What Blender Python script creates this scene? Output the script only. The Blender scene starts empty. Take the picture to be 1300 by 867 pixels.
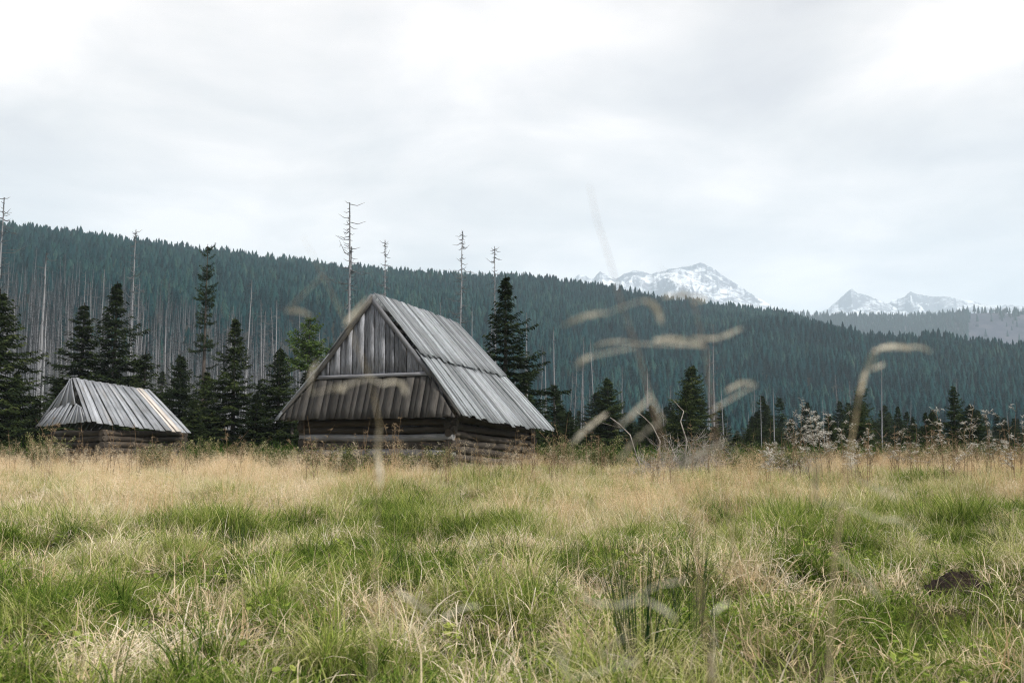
import bpy, math, random
import numpy as np
from mathutils import Vector, Matrix
R = math.radians
SC = bpy.context.scene
COL = SC.collection
RNG = np.random.default_rng(7)
random.seed(7)

# ------------------------------------------------------------------ camera
F = 1264.0            # focal length in photograph pixels (1300 wide), 35 mm lens
CZ = 1.35             # eye height: the photographer crouches in the grass
PITCH = math.atan((573 - 433.5) / F)
cam_data = bpy.data.cameras.new('camera')
cam = bpy.data.objects.new('camera', cam_data); COL.objects.link(cam)
cam.location = (0, 0, CZ)
cam.rotation_euler = (math.pi / 2 + PITCH, 0, 0)
cam_data.sensor_width = 36.0
cam_data.lens = 36.0 * F / 1300.0
cam_data.clip_start = 0.05
cam_data.clip_end = 40000.0
cam_data.dof.use_dof = True
cam_data.dof.focus_distance = 22.0
cam_data.dof.aperture_fstop = 4.0
SC.camera = cam
SC.view_settings.view_transform = 'Standard'
SC.view_settings.look = 'None'
SC.view_settings.exposure = 0.70
SC.view_settings.gamma = 1.0
SC.view_settings.use_curve_mapping = False
cy = SC.cycles
cy.max_bounces = 5; cy.diffuse_bounces = 3; cy.glossy_bounces = 2
cy.transmission_bounces = 3; cy.volume_bounces = 1; cy.transparent_max_bounces = 8
cy.use_denoising = True
cy.filter_width = 1.15
cy.denoising_prefilter = 'NONE'
cy.sample_clamp_indirect = 4.0

# ------------------------------------------------------------------ world: thin NISHITA sky behind a bright cloud deck
SUN_EL, SUN_AZ = 42.0, 128.0      # azimuth clockwise from the view direction: right and behind
SUN_STR = 4.2
CLOUD = 8.0
w = bpy.data.worlds.new('World'); SC.world = w; w.use_nodes = True
nt = w.node_tree; nt.nodes.clear()
def N(t, typ, **kw):
    n = t.nodes.new(typ)
    for k, v in kw.items():
        setattr(n, k, v)
    return n
def L(t, a, b): t.links.new(a, b)
def mathn(t, op, a=None, b=None, clamp=False):
    n = t.nodes.new('ShaderNodeMath'); n.operation = op; n.use_clamp = clamp
    for i, v in enumerate((a, b)):
        if v is None: continue
        if isinstance(v, (int, float)): n.inputs[i].default_value = v
        else: t.links.new(v, n.inputs[i])
    return n.outputs[0]
def mixc(t, fac, a, b, blend='MIX'):
    n = t.nodes.new('ShaderNodeMix'); n.data_type = 'RGBA'; n.blend_type = blend
    for i, v in ((0, fac), (6, a), (7, b)):
        if isinstance(v, (int, float)): n.inputs[i].default_value = v
        elif isinstance(v, tuple): n.inputs[i].default_value = (*v, 1) if len(v) == 3 else v
        else: t.links.new(v, n.inputs[i])
    return n.outputs[2]
def ramp(t, fac, stops):
    n = t.nodes.new('ShaderNodeValToRGB')
    e = n.color_ramp.elements
    while len(e) > 1: e.remove(e[0])
    e[0].position = stops[0][0]; e[0].color = (*stops[0][1], 1)
    for p, c in stops[1:]:
        x = e.new(p); x.color = (*c, 1)
    t.links.new(fac, n.inputs[0]); return n.outputs[0]
sky = N(nt, 'ShaderNodeTexSky', sky_type='NISHITA', sun_disc=False,
        sun_elevation=R(SUN_EL), sun_rotation=R(SUN_AZ), air_density=1.0, dust_density=2.0)
tc = N(nt, 'ShaderNodeTexCoord')
sep = N(nt, 'ShaderNodeSeparateXYZ'); L(nt, tc.outputs['Generated'], sep.inputs[0])
zz = mathn(nt, 'ADD', mathn(nt, 'ABSOLUTE', sep.outputs[2]), 0.16)
cmb = N(nt, 'ShaderNodeCombineXYZ')
L(nt, mathn(nt, 'DIVIDE', sep.outputs[0], zz), cmb.inputs[0])
L(nt, mathn(nt, 'DIVIDE', sep.outputs[1], zz), cmb.inputs[1])
n1 = N(nt, 'ShaderNodeTexNoise'); n1.inputs['Scale'].default_value = 1.9
n1.inputs['Detail'].default_value = 8; n1.inputs['Roughness'].default_value = 0.52
n1.inputs['Distortion'].default_value = 0.25
mp = N(nt, 'ShaderNodeMapping'); mp.inputs['Location'].default_value = (0.35, 4.1, 2.0)
L(nt, cmb.outputs[0], mp.inputs[0]); L(nt, mp.outputs[0], n1.inputs['Vector'])
cl = ramp(nt, n1.outputs['Fac'], [(0.30, (4.9, 4.6, 4.65)), (0.42, (6.0, 5.65, 5.5)), (0.52, (7.1, 6.55, 6.3)), (0.64, (8.8, 8.05, 7.65))])
n2 = N(nt, 'ShaderNodeTexNoise'); n2.inputs['Scale'].default_value = 0.8; n2.inputs['Detail'].default_value = 3
mp2 = N(nt, 'ShaderNodeMapping'); mp2.inputs['Location'].default_value = (7.0, 1.0, 0)
L(nt, cmb.outputs[0], mp2.inputs[0]); L(nt, mp2.outputs[0], n2.inputs['Vector'])
cover = mathn(nt, 'SUBTRACT', 1.0, mathn(nt, 'MULTIPLY', mathn(nt, 'SUBTRACT', n2.outputs['Fac'], 0.5, True), 0.5), True)
bg = N(nt, 'ShaderNodeBackground'); bg.inputs['Strength'].default_value = 0.1
skym = mixc(nt, cover, sky.outputs[0], cl)
L(nt, skym, bg.inputs['Color'])
L(nt, bg.outputs[0], N(nt, 'ShaderNodeOutputWorld').inputs['Surface'])

sl = bpy.data.lights.new('sun', 'SUN'); sl.energy = SUN_STR; sl.angle = R(2.5); sl.color = (1.0, 0.95, 0.86)
so = bpy.data.objects.new('sun', sl); COL.objects.link(so)
sd = Vector((math.sin(R(SUN_AZ)) * math.cos(R(SUN_EL)), math.cos(R(SUN_AZ)) * math.cos(R(SUN_EL)), math.sin(R(SUN_EL))))
so.rotation_euler = sd.to_track_quat('Z', 'Y').to_euler()
so.location = (20, -20, 40)

# ------------------------------------------------------------------ helpers
def tag(o, label=None, cat=None, group=None, kind=None):
    if label: o['label'] = label
    if cat: o['category'] = cat
    if group: o['group'] = group
    if kind: o['kind'] = kind
    return o
def empty(name, loc, label, cat, group=None, rz=0.0):
    o = bpy.data.objects.new(name, None); COL.objects.link(o)
    o.location = loc; o.rotation_euler = (0, 0, rz); o.empty_display_size = 0.2
    return tag(o, label, cat, group)
def ray(px, py):
    x = (px - 650) / F; y = -(py - 433.5) / F
    c, s = math.cos(PITCH), math.sin(PITCH)
    return np.array([x, c - y * s, s + y * c])
def P(px, py, depth):
    """world point seen at photograph pixel (px,py) at distance depth along y"""
    r = ray(px, py); return np.array([0, 0, CZ]) + r * depth / r[1]

def hashn(ix, iy, seed):
    h = (ix.astype(np.int64) * 374761393 + iy.astype(np.int64) * 668265263 + seed * 1442695041) & 0xFFFFFFFF
    h = ((h ^ (h >> 13)) * 1274126177) & 0xFFFFFFFF
    return ((h ^ (h >> 16)) & 0xFFFFFF) / float(0xFFFFFF)
def vnoise(x, y, seed=0):
    x = np.asarray(x, float); y = np.asarray(y, float)
    ix = np.floor(x); iy = np.floor(y); fx = x - ix; fy = y - iy
    fx = fx * fx * (3 - 2 * fx); fy = fy * fy * (3 - 2 * fy)
    a = hashn(ix, iy, seed); b = hashn(ix + 1, iy, seed); c = hashn(ix, iy + 1, seed); d = hashn(ix + 1, iy + 1, seed)
    return (a * (1 - fx) + b * fx) * (1 - fy) + (c * (1 - fx) + d * fx) * fy
def fbm(x, y, seed=0, oct=4, gain=0.5):
    s = 0; a = 1; t = 0
    for i in range(oct):
        s = s + a * vnoise(x * 2 ** i + 17.3 * i, y * 2 ** i + 9.1 * i, seed + i); t += a; a *= gain
    return s / t
def sstep(a, b, x):
    t = np.clip((np.asarray(x, float) - a) / (b - a), 0, 1); return t * t * (3 - 2 * t)

def mesh_np(name, V, Fc, mat=None, attrs=None, smooth=False, uv=None):
    """mesh from arrays; Fc is (n,3) or (n,4)"""
    V = np.asarray(V, np.float32); Fc = np.asarray(Fc, np.int32)
    me = bpy.data.meshes.new(name); k = Fc.shape[1]
    me.vertices.add(len(V)); me.vertices.foreach_set('co', V.ravel())
    me.loops.add(Fc.size); me.loops.foreach_set('vertex_index', Fc.ravel())
    me.polygons.add(len(Fc)); me.polygons.foreach_set('loop_start', np.arange(0, Fc.size, k, dtype=np.int32))
    if attrs:
        for an, av in attrs.items():
            at = me.attributes.new(an, 'FLOAT', 'POINT'); at.data.foreach_set('value', np.asarray(av, np.float32))
    if uv is not None:
        ul = me.uv_layers.new(name='UVMap'); ul.data.foreach_set('uv', np.asarray(uv, np.float32).ravel())
    me.update(calc_edges=True)
    if smooth: me.polygons.foreach_set('use_smooth', np.ones(len(Fc), bool))
    if mat: me.materials.append(mat)
    return me
def link(name, me, parent=None, loc=None):
    o = bpy.data.objects.new(name, me); COL.objects.link(o)
    if parent is not None: o.parent = parent
    if loc is not None: o.location = loc
    return o

class MB:
    """collects triangles / quads (as triangles) with a per vertex value"""
    def __init__(s): s.V = []; s.T = []; s.A = []
    def tris(s, V, T, a=0.5):
        n = len(s.V); s.V.extend(V); s.T.extend([(i + n, j + n, k + n) for i, j, k in T]); s.A.extend([a] * len(V))
    def tube(s, pts, rad, sides=6, a=0.5, cap=True):
        pts = [np.asarray(p, float) for p in pts]; n0 = len(s.V)
        up = np.array([0.0, 0.0, 1.0]); m = len(pts)
        for i, p in enumerate(pts):
            d = pts[min(i + 1, m - 1)] - pts[max(i - 1, 0)]
            d = d / (np.linalg.norm(d) + 1e-9)
            r_ = np.array([1.0, 0, 0]) if abs(d[2]) > 0.9 else up
            x = np.cross(d, r_); x /= np.linalg.norm(x) + 1e-9; y = np.cross(d, x)
            for k in range(sides):
                t = 2 * math.pi * k / sides
                s.V.append(p + (x * math.cos(t) + y * math.sin(t)) * rad[i]); s.A.append(a)
        for i in range(m - 1):
            for k in range(sides):
                k2 = (k + 1) % sides
                a0, b0, a1, b1 = n0 + i * sides + k, n0 + i * sides + k2, n0 + (i + 1) * sides + k, n0 + (i + 1) * sides + k2
                s.T += [(a0, a1, b0), (b0, a1, b1)]
        if cap:
            for base, c in ((n0, pts[0]), (n0 + (m - 1) * sides, pts[-1])):
                s.V.append(c); s.A.append(a); ci = len(s.V) - 1
                for k in range(sides): s.T.append((ci, base + k, base + (k + 1) % sides))
    def mesh(s, name, mat, smooth=False):
        return mesh_np(name, np.array(s.V), np.array(s.T), mat, {'blade': s.A}, smooth)
    def obj(s, name, mat, parent=None, smooth=False, loc=None):
        return link(name, s.mesh(name, mat, smooth), parent, loc)

# ------------------------------------------------------------------ materials
def new_mat(name):
    m = bpy.data.materials.new(name); m.use_nodes = True; m.node_tree.nodes.clear(); return m, m.node_tree
def principled(t, col, rough=0.8, spec=0.3, normal=None):
    b = N(t, 'ShaderNodeBsdfPrincipled'); b.inputs['Roughness'].default_value = rough
    b.inputs['Specular IOR Level'].default_value = spec
    if isinstance(col, tuple): b.inputs['Base Color'].default_value = (*col, 1)
    else: L(t, col, b.inputs['Base Color'])
    if normal: L(t, normal, b.inputs['Normal'])
    return b.outputs[0]
def out(t, s): L(t, s, N(t, 'ShaderNodeOutputMaterial').inputs['Surface'])
def noise(t, vec, scale, detail=4, rough=0.55, dist=0.0):
    n = N(t, 'ShaderNodeTexNoise'); n.inputs['Scale'].default_value = scale; n.inputs['Detail'].default_value = detail
    n.inputs['Roughness'].default_value = rough; n.inputs['Distortion'].default_value = dist
    if vec is not None: L(t, vec, n.inputs['Vector'])
    return n.outputs['Fac']
def mapping(t, vec, scale):
    n = N(t, 'ShaderNodeMapping'); n.inputs['Scale'].default_value = scale; L(t, vec, n.inputs[0]); return n.outputs[0]
def attr(t, name, typ='GEOMETRY'):
    n = N(t, 'ShaderNodeAttribute'); n.attribute_type = typ; n.attribute_name = name; return n.outputs['Fac']

def wood_mat(name, dark, light, streak=0.6, brown=None, vary=0.5):
    """weathered board: uv.x across, uv.y along the grain, in metres"""
    m, t = new_mat(name)
    tcn = N(t, 'ShaderNodeTexCoord'); oi = N(t, 'ShaderNodeObjectInfo')
    off = N(t, 'ShaderNodeVectorMath', operation='ADD')
    c3 = N(t, 'ShaderNodeCombineXYZ'); L(t, mathn(t, 'MULTIPLY', oi.outputs['Random'], 37.0), c3.inputs[0]); L(t, mathn(t, 'MULTIPLY', oi.outputs['Random'], 91.0), c3.inputs[1])
    L(t, tcn.outputs['UV'], off.inputs[0]); L(t, c3.outputs[0], off.inputs[1])
    g = noise(t, mapping(t, off.outputs[0], (46, 3.2, 1)), 1.0, 6, 0.7, 0.6)
    b = noise(t, mapping(t, off.outputs[0], (4, 1.1, 1)), 1.0, 4, 0.6)
    cr = noise(t, mapping(t, off.outputs[0], (60, 0.9, 1)), 1.0, 2, 0.5)
    f = mathn(t, 'ADD', mathn(t, 'MULTIPLY', g, streak), mathn(t, 'MULTIPLY', b, 1 - streak))
    f = mathn(t, 'MULTIPLY', mathn(t, 'SUBTRACT', f, 0.32), 2.6, True)
    col = mixc(t, f, dark, light)
    if brown:
        wv = noise(t, mapping(t, off.outputs[0], (3, 0.5, 1)), 1.3, 3)
        col = mixc(t, mathn(t, 'MULTIPLY', mathn(t, 'SUBTRACT', wv, 0.5, True), 2.4, True), col, brown)
    tint = mathn(t, 'ADD', 1 - vary / 2, mathn(t, 'MULTIPLY', oi.outputs['Random'], vary))
    crk = mathn(t, 'MULTIPLY', mathn(t, 'SUBTRACT', cr, 0.3), 8.0, True)
    tint = mathn(t, 'MULTIPLY', tint, mathn(t, 'ADD', 0.45, mathn(t, 'MULTIPLY', crk, 0.55)))
    cc = N(t, 'ShaderNodeCombineColor')
    for i in range(3): L(t, tint, cc.inputs[i])
    col = mixc(t, 1.0, col, cc.outputs[0], 'MULTIPLY')
    bp = N(t, 'ShaderNodeBump'); bp.inputs['Strength'].default_value = 0.5; bp.inputs['Distance'].default_value = 0.02
    L(t, g, bp.inputs['Height'])
    out(t, principled(t, col, 0.75, 0.25, bp.outputs[0])); return m

def foliage_mat(name, stops, trans=0.3, inst=False, bladew=0.55, noisescale=None):
    """stops ramp over a value blended from per-clump 'blade' and the instance tint"""
    m, t = new_mat(name)
    bl = attr(t, 'blade')
    if inst:
        f = mathn(t, 'ADD', mathn(t, 'MULTIPLY', bl, bladew), mathn(t, 'MULTIPLY', attr(t, 'tint', 'INSTANCER'), 1 - bladew))
    else:
        oi = N(t, 'ShaderNodeObjectInfo')
        f = mathn(t, 'ADD', mathn(t, 'MULTIPLY', bl, bladew), mathn(t, 'MULTIPLY', oi.outputs['Random'], 1 - bladew))
    if noisescale:
        g = N(t, 'ShaderNodeNewGeometry')
        f = mathn(t, 'ADD', f, mathn(t, 'MULTIPLY', mathn(t, 'SUBTRACT', noise(t, g.outputs['Position'], noisescale, 3), 0.5), 0.8))
    col = ramp(t, f, stops)
    d = N(t, 'ShaderNodeBsdfDiffuse'); L(t, col, d.inputs[0])
    tr = N(t, 'ShaderNodeBsdfTranslucent'); L(t, col, tr.inputs[0])
    mx = N(t, 'ShaderNodeMixShader'); mx.inputs[0].default_value = trans
    L(t, d.outputs[0], mx.inputs[1]); L(t, tr.outputs[0], mx.inputs[2])
    out(t, mx.outputs[0]); return m

def plain(name, dark, light, scale=3.0, stretch=(1, 1, 1), rough=0.85, bump=0.0):
    m, t = new_mat(name)
    tcn = N(t, 'ShaderNodeTexCoord')
    f = noise(t, mapping(t, tcn.outputs['Object'], stretch), scale, 6, 0.6)
    f = mathn(t, 'MULTIPLY', mathn(t, 'SUBTRACT', f, 0.3), 2.5, True)
    nm = None
    if bump:
        bp = N(t, 'ShaderNodeBump'); bp.inputs['Strength'].default_value = 0.6; bp.inputs['Distance'].default_value = bump
        L(t, f, bp.inputs['Height']); nm = bp.outputs[0]
    out(t, principled(t, mixc(t, f, dark, light), rough, 0.2, nm)); return m

M = {}
M['roof'] = wood_mat('roof_wood', (0.075, 0.082, 0.09), (0.36, 0.39, 0.425), 0.8, (0.13, 0.13, 0.13), 0.95)
M['shed_roof'] = wood_mat('shed_roof_wood', (0.10, 0.11, 0.125), (0.40, 0.42, 0.46), 0.55, (0.16, 0.14, 0.12), 0.6)
M['fresh'] = wood_mat('newer_board_wood', (0.40, 0.36, 0.33), (0.66, 0.61, 0.57), 0.5, (0.46, 0.33, 0.28), 0.2)
M['gable'] = wood_mat('gable_wood', (0.045, 0.047, 0.055), (0.38, 0.395, 0.44), 0.8, (0.08, 0.075, 0.075), 0.85)
M['skirt'] = wood_mat('skirt_wood', (0.012, 0.0115, 0.011), (0.075, 0.070, 0.065), 0.8, (0.05, 0.042, 0.036), 0.9)
M['beam'] = wood_mat('beam_wood', (0.08, 0.08, 0.09), (0.25, 0.255, 0.28), 0.6, None, 0.2)
M['verge'] = wood_mat('dark_board_wood', (0.035, 0.032, 0.03), (0.13, 0.125, 0.12), 0.6, None, 0.3)
M['log'] = wood_mat('log_wood', (0.018, 0.014, 0.011), (0.085, 0.072, 0.06), 0.5, (0.045, 0.03, 0.02), 0.6)  # extra dark: the shade under the overhanging roofs is put into this colour
M['palelog'] = wood_mat('bleached_log_wood', (0.06, 0.058, 0.058), (0.34, 0.34, 0.35), 0.5, (0.07, 0.055, 0.045), 0.3)
M['bark'] = plain('spruce_bark', (0.03, 0.024, 0.02), (0.10, 0.085, 0.075), 8, (1, 1, 0.25))
M['snag'] = plain('dead_trunk_wood', (0.068, 0.07, 0.075), (0.45, 0.46, 0.49), 0.9, (1, 1, 0.35))
M['twig'] = plain('dead_twig_wood', (0.06, 0.063, 0.068), (0.17, 0.175, 0.185), 3)
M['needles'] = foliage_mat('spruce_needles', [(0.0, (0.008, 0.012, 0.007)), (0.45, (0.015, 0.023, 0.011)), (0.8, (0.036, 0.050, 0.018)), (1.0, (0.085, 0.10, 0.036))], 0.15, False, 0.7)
M['pine'] = foliage_mat('young_pine_needles', [(0.0, (0.025, 0.045, 0.014)), (0.6, (0.07, 0.11, 0.03)), (1.0, (0.13, 0.17, 0.05))], 0.2, False, 0.8)
M['hill_needles'] = foliage_mat('hill_spruce_needles', [(0.0, (0.002, 0.014, 0.019)), (0.45, (0.006, 0.036, 0.043)), (0.8, (0.020, 0.060, 0.056)), (1.0, (0.085, 0.09, 0.055))], 0.1, True, 0.4)  # teal stops: blue of the distance haze is put into the needle colour
M['grey_twigs'] = foliage_mat('far_dead_wood', [(0.0, (0.026, 0.029, 0.033)), (0.5, (0.060, 0.065, 0.073)), (1.0, (0.24, 0.25, 0.27))], 0.0, True, 0.6)
GREEN = [(0.0, (0.014, 0.030, 0.008)), (0.18, (0.046, 0.090, 0.015)), (0.36, (0.135, 0.205, 0.034)), (0.52, (0.28, 0.32, 0.075)), (0.70, (0.43, 0.40, 0.20)), (1.0, (0.70, 0.63, 0.45))]
STRAW = [(0.0, (0.13, 0.09, 0.04)), (0.25, (0.32, 0.22, 0.11)), (0.55, (0.54, 0.42, 0.27)), (0.8, (0.67, 0.57, 0.42)), (1.0, (0.78, 0.71, 0.60))]
M['grass'] = foliage_mat('green_grass_blades', GREEN, 0.28, True, 0.45)
M['straw'] = foliage_mat('dry_grass_blades', STRAW, 0.25, True, 0.5)
TAN = [(0.0, (0.13, 0.075, 0.032)), (0.25, (0.33, 0.20, 0.09)), (0.55, (0.55, 0.39, 0.22)), (0.8, (0.70, 0.56, 0.38)), (1.0, (0.80, 0.70, 0.56))]
M['tan'] = foliage_mat('tan_seed_grass', TAN, 0.25, True, 0.5)
M['rush'] = foliage_mat('rush_stems', [(0, (0.012, 0.03, 0.012)), (0.6, (0.035, 0.07, 0.022)), (1, (0.22, 0.2, 0.08))], 0.1, False, 0.95)
M['weed'] = foliage_mat('weed_leaves', [(0, (0.02, 0.035, 0.012)), (0.5, (0.075, 0.095, 0.035)), (0.8, (0.2, 0.2, 0.09)), (1, (0.42, 0.38, 0.25))], 0.3, False, 0.85)
M['darkweed'] = foliage_mat('dark_weed_leaves', [(0, (0.012, 0.014, 0.008)), (0.5, (0.035, 0.036, 0.018)), (0.85, (0.09, 0.08, 0.04)), (1, (0.2, 0.17, 0.1))], 0.2, False, 0.85)
M['fluff'] = foliage_mat('seed_fluff', [(0, (0.16, 0.14, 0.11)), (0.5, (0.42, 0.40, 0.36)), (1, (0.78, 0.77, 0.74))], 0.3, False, 0.85)
M['brown_stem'] = foliage_mat('dry_brown_stem', [(0, (0.09, 0.06, 0.04)), (0.5, (0.20, 0.14, 0.09)), (1, (0.40, 0.32, 0.21))], 0.1, False, 0.85)
M['brush'] = plain('bleached_branch_wood', (0.12, 0.10, 0.09), (0.46, 0.43, 0.40), 5)
M['stalk'] = plain('grass_stalk', (0.30, 0.24, 0.14), (0.48, 0.40, 0.25), 6)
M['stalkb'] = plain('brown_grass_stalk', (0.20, 0.135, 0.095), (0.32, 0.23, 0.16), 6)
M['spike'] = plain('grass_spike', (0.44, 0.40, 0.31), (0.70, 0.66, 0.56), 30)
M['soil'] = plain('molehill_soil', (0.008, 0.005, 0.004), (0.032, 0.021, 0.016), 22, (1, 1, 1), 0.95, 0.03)

# ------------------------------------------------------------------ terrain
HA_PX = np.array([-1600, -700, -300, 0, 100, 200, 300, 400, 500, 600, 700, 750, 800, 900, 1000, 1050, 1100, 1200, 1300, 1700, 2600])
HA_Y = np.array([302, 266, 272, 290, 298, 311, 324, 339, 353, 356, 362.5, 367, 373, 384, 395, 411, 427, 437, 442, 447, 450.])
HA_R = np.array([900, 900, 950, 1000, 1020, 1040, 1070, 1100, 1130, 1160, 1200, 1220, 1240, 1240, 1200, 1130, 1060, 1000, 980, 950, 950.])
HA_0 = np.array([130, 130, 130, 130, 135, 145, 165, 200, 240, 280, 320, 330, 340, 350, 360, 360, 360, 360, 360, 360, 360.])
def az_px(x, y):
    a = np.arctan2(x, y); a = np.clip(a, -1.2, 1.2); return 650 + F * np.tan(a)
def terrain(x, y, fine=True):
    x = np.asarray(x, float); y = np.asarray(y, float)
    r = np.hypot(x, y); px = az_px(x, y)
    Yr = np.interp(px, HA_PX, HA_Y); Rr = np.interp(px, HA_PX, HA_R); R0 = np.interp(px, HA_PX, HA_0)
    # the ridge line plus the trees standing on it make the skyline
    ca = np.cos(np.clip(np.arctan2(x, y), -1.2, 1.2))
    zr = CZ + (573 - Yr) / F * Rr * ca - 14.0
    t = np.clip((r - R0) / (Rr - R0), 0, 1)
    z = zr * (0.35 * t + 0.65 * t * t * (3 - 2 * t)) + 3.0 * (fbm(x / 90, y / 90, 3) - .5) * np.clip(t * 4, 0, 1)
    z = z + 26 * (fbm(x / 260, y / 260, 9, 3) - .5) * np.clip(t * 3, 0, 1) * np.clip((1 - t) * 5, 0, 1)
    back = np.clip((r - Rr) / 700, 0, 1)
    z = np.where(r > Rr, zr * (1 - back * back * (3 - 2 * back)) - 40 * back, z)
    z = z + 0.42 * sstep(11, 32, y) - 0.5 * sstep(42, 90, r)
    if fine:
        k = 1 - sstep(60, 110, r)
        tu = np.clip((fbm(x / .8, y / .8, 71, 2, .4) - .40) / .24, 0, 1) * (1 - sstep(34, 45, r))
        z = z + tu * 0.17 * (0.6 + 0.8 * vnoise(x / .35, y / .35, 72))
        z = z + k * (0.20 * (fbm(x / 1.2, y / 1.2, 21, 3) - .5) + 0.22 * (fbm(x / 5, y / 5, 31, 2) - .5))
    return z
def tz(x, y): return float(terrain(np.array([x]), np.array([y]))[0])

na = 900
radii = np.concatenate([np.array([0.01]), np.arange(0.4, 46, 0.16), np.geomspace(46.5, 2100, 120), np.geomspace(2300, 11500, 14)])
ang = np.sort(np.concatenate([np.linspace(-0.75, 0.75, 640), np.linspace(0.78, 2 * math.pi - 0.78, 120)]))
A_, R_ = np.meshgrid(ang, radii)
X_, Y_ = R_ * np.sin(A_), R_ * np.cos(A_)
Z_ = terrain(X_, Y_)
nr, nc = X_.shape
idx = np.arange(nr * nc).reshape(nr, nc)
q = np.stack([idx[:-1, :], np.roll(idx, -1, 1)[:-1, :], np.roll(idx, -1, 1)[1:, :], idx[1:, :]], -1).reshape(-1, 4)
m, t = new_mat('meadow_soil_and_forest_floor')
g = N(t, 'ShaderNodeNewGeometry')
f = noise(t, g.outputs['Position'], 1.3, 6, 0.65)
f2 = noise(t, g.outputs['Position'], 14.0, 4, 0.6)
c1 = ramp(t, mathn(t, 'ADD', mathn(t, 'MULTIPLY', f, 0.6), mathn(t, 'MULTIPLY', f2, 0.4)),
          [(0.3, (0.02, 0.018, 0.010)), (0.45, (0.035, 0.034, 0.015)), (0.6, (0.07, 0.06, 0.03)), (0.72, (0.15, 0.12, 0.065))])
sepg = N(t, 'ShaderNodeSeparateXYZ'); L(t, g.outputs['Position'], sepg.inputs[0])
far = mathn(t, 'MULTIPLY', mathn(t, 'SUBTRACT', sepg.outputs[1], 45.0), 0.05, True)
fl = mixc(t, noise(t, g.outputs['Position'], 0.05, 4), (0.012, 0.015, 0.010), (0.032, 0.032, 0.024))
bp = N(t, 'ShaderNodeBump'); bp.inputs['Strength'].default_value = 0.8; bp.inputs['Distance'].default_value = 0.05; L(t, f2, bp.inputs['Height'])
out(t, principled(t, mixc(t, far, c1, fl), 0.95, 0.1, bp.outputs[0]))
go = link('ground', mesh_np('ground', np.stack([X_, Y_, Z_], -1).reshape(-1, 3), q, m, smooth=True))
tag(go, 'grassy meadow floor rising into a wooded hillside', 'ground', kind='structure')

# ---- far ridge
RB_PX = np.array([500, 900, 1000, 1060, 1100, 1160, 1200, 1230, 1260, 1300, 1500, 2200.])
RB_Y = np.array([430, 404, 400, 401, 401, 402, 400, 397, 395, 394, 392, 400.])
def ridge_b(px, t):
    """t 0 foot .. 1 crest .. >1 behind"""
    a = np.arctan((px - 650) / F); rr = 1900 + 900 * t
    x = rr * np.sin(a); y = rr * np.cos(a)
    zc = CZ + (573 - np.interp(px, RB_PX, RB_Y)) / F * 2800 * np.cos(a)
    tt = np.where(t > 1, np.clip(1 - (t - 1) * 1.5, 0, 1), t)
    z = -45 + (zc + 45) * (tt ** 0.85) + 16 * (fbm(x / 220, y / 220, 5) - .5) * np.clip(tt * 3, 0, 1)
    return x, y, z
pxs = np.linspace(500, 2200, 220); ts = np.linspace(0, 1.6, 40)
PX_, T_ = np.meshgrid(pxs, ts); xb, yb, zb = ridge_b(PX_, T_)
idx = np.arange(xb.size).reshape(xb.shape)
q = np.stack([idx[:-1, :-1], idx[:-1, 1:], idx[1:, 1:], idx[1:, :-1]], -1).reshape(-1, 4)
m, t = new_mat('cleared_slope')
g = N(t, 'ShaderNodeNewGeometry')
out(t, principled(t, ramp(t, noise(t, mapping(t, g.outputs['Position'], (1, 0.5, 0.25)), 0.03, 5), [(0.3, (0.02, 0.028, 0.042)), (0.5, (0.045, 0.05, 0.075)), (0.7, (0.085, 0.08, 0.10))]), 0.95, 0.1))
hb = link('hill', mesh_np('hill', np.stack([xb, yb, zb], -1).reshape(-1, 3), q, m, smooth=True))
tag(hb, 'far blue ridge with felled patches below the right snowy peaks', 'hill', kind='structure')

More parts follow.
